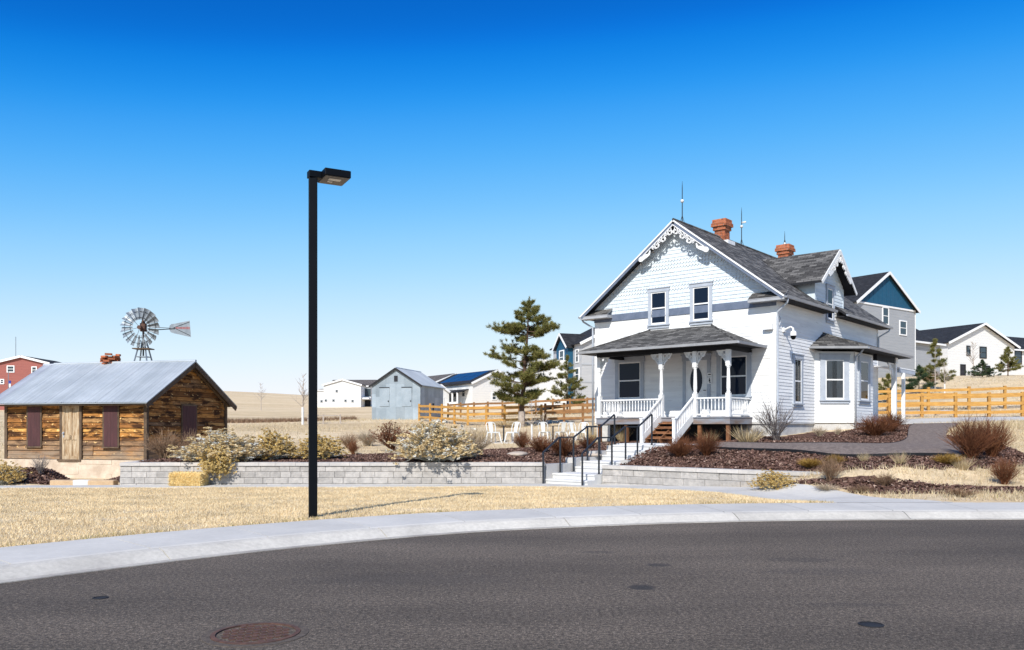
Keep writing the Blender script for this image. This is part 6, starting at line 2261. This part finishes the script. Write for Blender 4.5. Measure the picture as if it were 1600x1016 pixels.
# the big pine: limbs read off the photograph's silhouette (height, direction, reach)
q = random.Random(12)
pi_ = math.pi
bl = at(815, 667)
limbs = []
for z, reach_l, reach_r in ((1.2, 1.45, .8), (1.42, 1.2, 1.0), (1.6, 1.0, .6), (2.0, 1.7, 1.2), (2.2, 1.5, 1.6), (2.5, .8, 1.75), (2.85, 1.1, 1.5), (3.3, 1.9, 1.2), (3.55, 2.05, .9), (3.75, 1.0, .5), (4.35, .5, .95), (4.6, 1.65, 1.35), (4.72, 1.2, 1.55), (4.95, .9, 1.2), (5.3, .6, .9), (5.6, .75, .55), (5.9, .4, .5), (6.15, .3, .25)):
    limbs.append((z, pi_ + q.gauss(0, .35), reach_l * q.uniform(.9, 1.0)))
    limbs.append((z + .08, q.gauss(0, .35), reach_r * q.uniform(.9, 1.0)))
    m_ = (reach_l + reach_r) / 2
    limbs.append((z + .12, pi_ / 2 + q.gauss(0, .6), m_ * q.uniform(.5, .9)))
    limbs.append((z - .08, -pi_ / 2 + q.gauss(0, .6), m_ * q.uniform(.5, .9)))
    limbs.append((z, q.uniform(0, 6.28), m_ * q.uniform(.4, .8)))
sc = bl.y / 42.0
conifer("pine_tree", "tall loose pine with gaps between its tiers, behind the patio chairs", bl, 6.55 * sc, [(z * sc, a, l * sc * .95) for z, a, l in limbs], lean=(.42 * sc, 0), trunk=.17, seed=3, guard=True, needle=.21, nper=44, dens=25)
def ring_limbs(h, r0, z0, tiers, per, seed, power=.8):
    q = random.Random(seed)
    out = []
    for i in range(tiers):
        t = i / (tiers - 1)
        z = z0 + (h * .95 - z0) * t
        for k in range(per):
            out.append((z + q.uniform(-.04, .04) * h, q.uniform(0, 6.28), r0 * (1 - t) ** power * q.uniform(.65, 1.1) + .05))
    return out
def tree_at(px, py_base, py_top, Y):
    x = (px - 800) / F_PX * Y
    z = ground(x, Y)
    return Vector((x, Y, z - .02)), (py_base - py_top) / F_PX * Y
for px, pb, pt, Y, r0, tiers, per, lab, kw in (
    (886, 617, 556, 62, 1.6, 8, 7, "shorter bushy pine right of the tall one, before the grey and blue house", dict(seed=8, trunk=.07)),
    (1461, 601, 530, 56, 1.15, 9, 4, "open young pine with round needle tufts, before the grey house wing", dict(seed=9, trunk=.05, bark='palebark', nper=44)),
    (1575, 592, 543, 70, .95, 10, 5, "dense upright young pine at the far right before the white house", dict(seed=10, trunk=.05)),
    (1436, 604, 572, 55, 1.0, 6, 4, "low grey green young pine beside the open one on the knoll", dict(seed=11, trunk=.04, mat='spruce')),
    (1388, 606, 586, 52, 1.0, 5, 5, "small green pine seen between the side porch posts", dict(seed=14, trunk=.04)),
):
    l_, h_ = tree_at(px, pb, pt, Y)
    h_ = CAM_H + (HOR - pt) / F_PX * Y - l_.z
    conifer("pine_tree", lab, l_, h_, ring_limbs(h_, r0, h_ * .18, tiers, per, kw['seed']), needle=.19, dens=13, **kw)
l_, h_ = tree_at(1535, 597, 563, 66)
h_ = CAM_H + (HOR - 563) / F_PX * 66 - l_.z
conifer("spruce_tree", "small dark blue green spruce on the knoll before the white house door", l_, h_, ring_limbs(h_, 1.05, .12, 10, 7, 15, 1.0), mat='spruce', seed=15, trunk=.05, needle=.13, nper=40, droop=.12)

# ---- leafless trees
def bare_tree(name, label, loc, h, seed, mat='palebark', guard=0.0, trunk=.04, grp="leafless young trees", spread=.35):
    q = random.Random(seed)
    T = thing(name, label, "tree", loc, 0, grp)
    MB().tube([(0, 0, -.1), (q.gauss(0, .02), 0, h * .5), (q.gauss(0, .05), 0, h)], [trunk, trunk * .6, .006], 6).build("trunk", mat, T)
    mb = MB()
    for i in range(26):
        z = h * q.uniform(.32, .95)
        a = q.uniform(0, 6.28)
        L = h * spread * (1.15 - z / h) * q.uniform(.6, 1.3) + .1
        p = Vector((0, 0, z))
        d = Vector((math.cos(a), math.sin(a), q.uniform(.7, 1.5))).normalized()
        e = p + d * L
        mb.tube([p, p + d * L * .5, e], [trunk * .32, trunk * .2, .004], 4, cap=False)
        for k in range(3):
            b = p.lerp(e, q.uniform(.3, .9))
            d2 = (d + Vector((q.gauss(0, .5), q.gauss(0, .5), .2))).normalized()
            mb.tube([b, b + d2 * L * .4], [trunk * .15, .003], 3, cap=False)
    mb.build("crown", mat, T)
    if guard:
        MB().tube([(0, 0, 0), (0, 0, guard)], trunk + .02, 8).build("trunk_guard", 'guard', T)
    return T
l_ = at(473, 664); bare_tree("bare_tree", "leafless young tree in the dry field just left of the lamp pole", l_, 4.3 * l_.y / 70, 21, guard=1.1, trunk=.06)
l_ = at(831, 688); bare_tree("bare_tree", "leafless sapling in a white guard between the chairs on the patio", l_, 1.8, 22, guard=.72, trunk=.025)
l_ = at(849, 682); bare_tree("bare_tree", "thinner leafless sapling with white guard behind the middle chairs", l_, 1.1, 23, guard=.6, trunk=.02)
x = (1521 - 800) / F_PX * 72; bare_tree("bare_tree", "pale leafless tree on the knoll before the white house wall", (x, 72, ground(x, 72)), 3.0, 24, trunk=.05)
x = (408 - 800) / F_PX * 110; bare_tree("bare_tree", "small leafless tree out in the dry field right of the cabin", (x, 110, ground(x, 110)), 3.6, 26, trunk=.06)
x = (1476 - 800) / F_PX * 54; bare_tree("bare_tree", "leafless sapling with pale guard at the front of the knoll", (x, 54, ground(x, 54)), 2.2, 27, trunk=.03, guard=.8)
rl = thing("low_rail", "low pale rail across the dry field right of the lamp pole", "rail", (-13.0, 53, ground(-13, 53)))
MB().beam((0, 0, .55), (2.0, .3, .55), .05, .06).build("rail", 'palebark', rl)
for x in (0, .95, 2.0):
    MB().box(x - .04, x + .04, .15 * x - .04, .15 * x + .04, -.2, .62).build("post", 'palebark', rl)
for i, (px, py, s, lab) in enumerate(((1424, 650, .32, "pale boulder under the front fence near the side porch"), (1478, 649, .36, "long pale boulder under the front fence left of its corner post"), (930, 722, .2, "flat pale rock in the mulch left of the steps"), (810, 712, .3, "flat tan rock in the mulch below the patio"), (1440, 646, .26, "small pale boulder between the two fences near the side porch"))):
    p = at(px, py)
    irregular("boulder", 'rock', lab, "rock", (p.x, p.y, p.z + s * .1), s * 1.5, s, s * (.7 if i in (0, 1, 4) else .35), 30 + i, (12, 7), "rocks in the beds and by the fence", rz=.3 * i)

# ------------------------------------------------------------------ ground cover
def scatter(n, x0, x1, y0, y1, keep, seed, near=None):
    g = np.random.default_rng(seed)
    X = g.uniform(x0, x1, n); Y = g.uniform(y0, y1, n)
    k = keep(X, Y, g)
    X, Y = X[k], Y[k]
    return np.stack([X, Y, gz(X, Y)], 1)
wa_x = [p[0] for p in WALK_A]; wa_y = [p[1] for p in WALK_A]
def lawn_keep(X, Y, g):
    return (Y < np.interp(X, wa_x, wa_y) - .02) & (np.abs(X) / Y < .66) & (X < 6.25)
pts = scatter(520000, -16.5, 6.3, 8.5, 23.6, lawn_keep, 1)
cd_ = curve_dist(pts[:, 0], pts[:, 1])
g_ = np.random.default_rng(3)
pts = pts[(cd_ > 1.80)]
lawn_pts = pts
bare = np.sin(pts[:, 0] * 1.9 + 2 * np.sin(pts[:, 1] * 1.1)) * np.sin(pts[:, 1] * 2.3 + 1.7 * np.sin(pts[:, 0] * .8))
pts = pts[g_.uniform(0, 1, len(pts)) < np.where(bare > .55, .35, 1.0)]
struct(np_mesh("lawn_grass", blades(pts, .045, .011, 1.0, 2), 3, 'lawn'), "short straw coloured dormant lawn grass", "grass", 'stuff')
wbx = [p[0] for p in WALK_B]; wby = [p[1] for p in WALK_B]
pathpoly = [tuple(p) for p in PATH_FRONT] + [tuple(p) for p in PATH_BACK[::-1]]
lanepoly = LA + LB[::-1]
def in_house(X, Y):
    dx, dy = X - HX, Y - HY
    x = dx * UX + dy * UY; y = dx * SX + dy * SY
    return (x > -8) & (x < 1.3) & (y > -.1) & (y < 12) | ((x > -6.4) & (x < -.8) & (y > -2) & (y < 0)) | ((x > -3.6) & (x < -1.85) & (y > -9) & (y < -2.9))
def prairie_keep(X, Y, g):
    c = curve_dist(X, Y)
    m = mulch_mask(X, Y)
    right = (X > 6.2) & (Y > np.interp(X, wbx, wby) + .1) & (c > 1.95)
    k = right & ~m & ~in_poly(X, Y, pathpoly) & ~in_poly(X, Y, lanepoly) & ~in_house(X, Y) & (np.abs(X) / Y < .66)
    cl = (np.sin(X * 2.1 + 1.3 * np.sin(Y * 1.7)) + np.sin(Y * 2.6 + 1.1 * np.sin(X * 1.3))) * .25 + .55
    return k & (g.uniform(0, 1, X.shape) < cl)
pts = scatter(150000, 6, 24, 15.8, 36, prairie_keep, 5)
struct(np_mesh("prairie_grass", blades(pts, .16, .014, .8, 6), 3, 'prairie'), "ragged dry prairie grass on the slope at the right", "grass", 'stuff')
def field_keep(X, Y, g):
    k = (Y > 27.0) & ~mulch_mask(X, Y) & ~in_poly(X, Y, pathpoly) & ~in_poly(X, Y, lanepoly) & ~in_house(X, Y) & (np.abs(X) / Y < .66) & ~((X < -11.5) & (Y < 35) & (X > -19.5)) & ~in_poly(X, Y, pc)
    cl = (np.sin(X * .8 + 1.3 * np.sin(Y * .4)) + np.sin(Y * .55 + 1.1 * np.sin(X * .5))) * .25 + .5
    return k & (g.uniform(0, 1, X.shape) < cl)
pts = scatter(150000, -36, 42, 27, 66, field_keep, 7)
struct(np_mesh("field_grass", blades(pts, .15, .022, .9, 8), 3, 'prairie'), "short dry field grass behind the walls and fences", "grass", 'stuff')
c2 = curve_dist(lawn_pts[:, 0], lawn_pts[:, 1])
ed = lawn_pts[c2 < 2.0 + .12 * np.sin(lawn_pts[:, 0] * 3.1) + .08 * np.sin(lawn_pts[:, 0] * 8.7)]
g_ = np.random.default_rng(23)
ed = ed[g_.uniform(0, 1, len(ed)) < .45]
struct(np_mesh("lawn_edge_grass", blades(ed, .075, .012, .9, 24), 3, 'edgegrass'), "longer olive tinged grass along the pavement edge of the lawn", "grass", 'stuff')
# brown weeds put in as the dark shadow line of a ditch
g_ = np.random.default_rng(17)
t_ = g_.uniform(0, 1, 9000)
ya = 62 - 6 * np.sin(t_ * 3) + g_.normal(0, .5, 9000)
xa = -27 + 15.5 * t_
pts = np.stack([xa, ya, gz(xa, ya)], 1)
struct(np_mesh("ditch_shadow_weeds", blades(pts, .32, .03, .7, 9), 3, 'browntwig'), "low band of brown weeds painting the ditch shadow across the dry field", "weeds", 'stuff')
# bark mulch
def mulch_keep(X, Y, g):
    return mulch_mask(X, Y) & ~in_poly(X, Y, pathpoly) & ~in_house(X, Y)
base = scatter(480000, -17, 24, 17, 40, mulch_keep, 11)
base = base[:95000]
g_ = np.random.default_rng(12)
n_ = len(base)
u = g_.normal(0, 1, (n_, 3)); u[:, 2] *= .45; u /= np.linalg.norm(u, axis=1)[:, None]
v = np.cross(u, g_.normal(0, 1, (n_, 3)) + np.array([0, 0, 1.2])); v /= np.linalg.norm(v, axis=1)[:, None]
L = g_.uniform(.025, .06, n_)[:, None]; wd_ = g_.uniform(.010, .022, n_)[:, None]
c_ = base + np.array([0, 0, .018])
quad = np.stack([c_ - u * L - v * wd_, c_ + u * L - v * wd_, c_ + u * L + v * wd_, c_ - u * L + v * wd_], 1).reshape(-1, 3)
struct(np_mesh("bark_mulch", quad, 4, 'chips'), "dark brown bark mulch chips in the planting beds", "mulch", 'stuff')
# ragged grass along the pavement's lawn edge
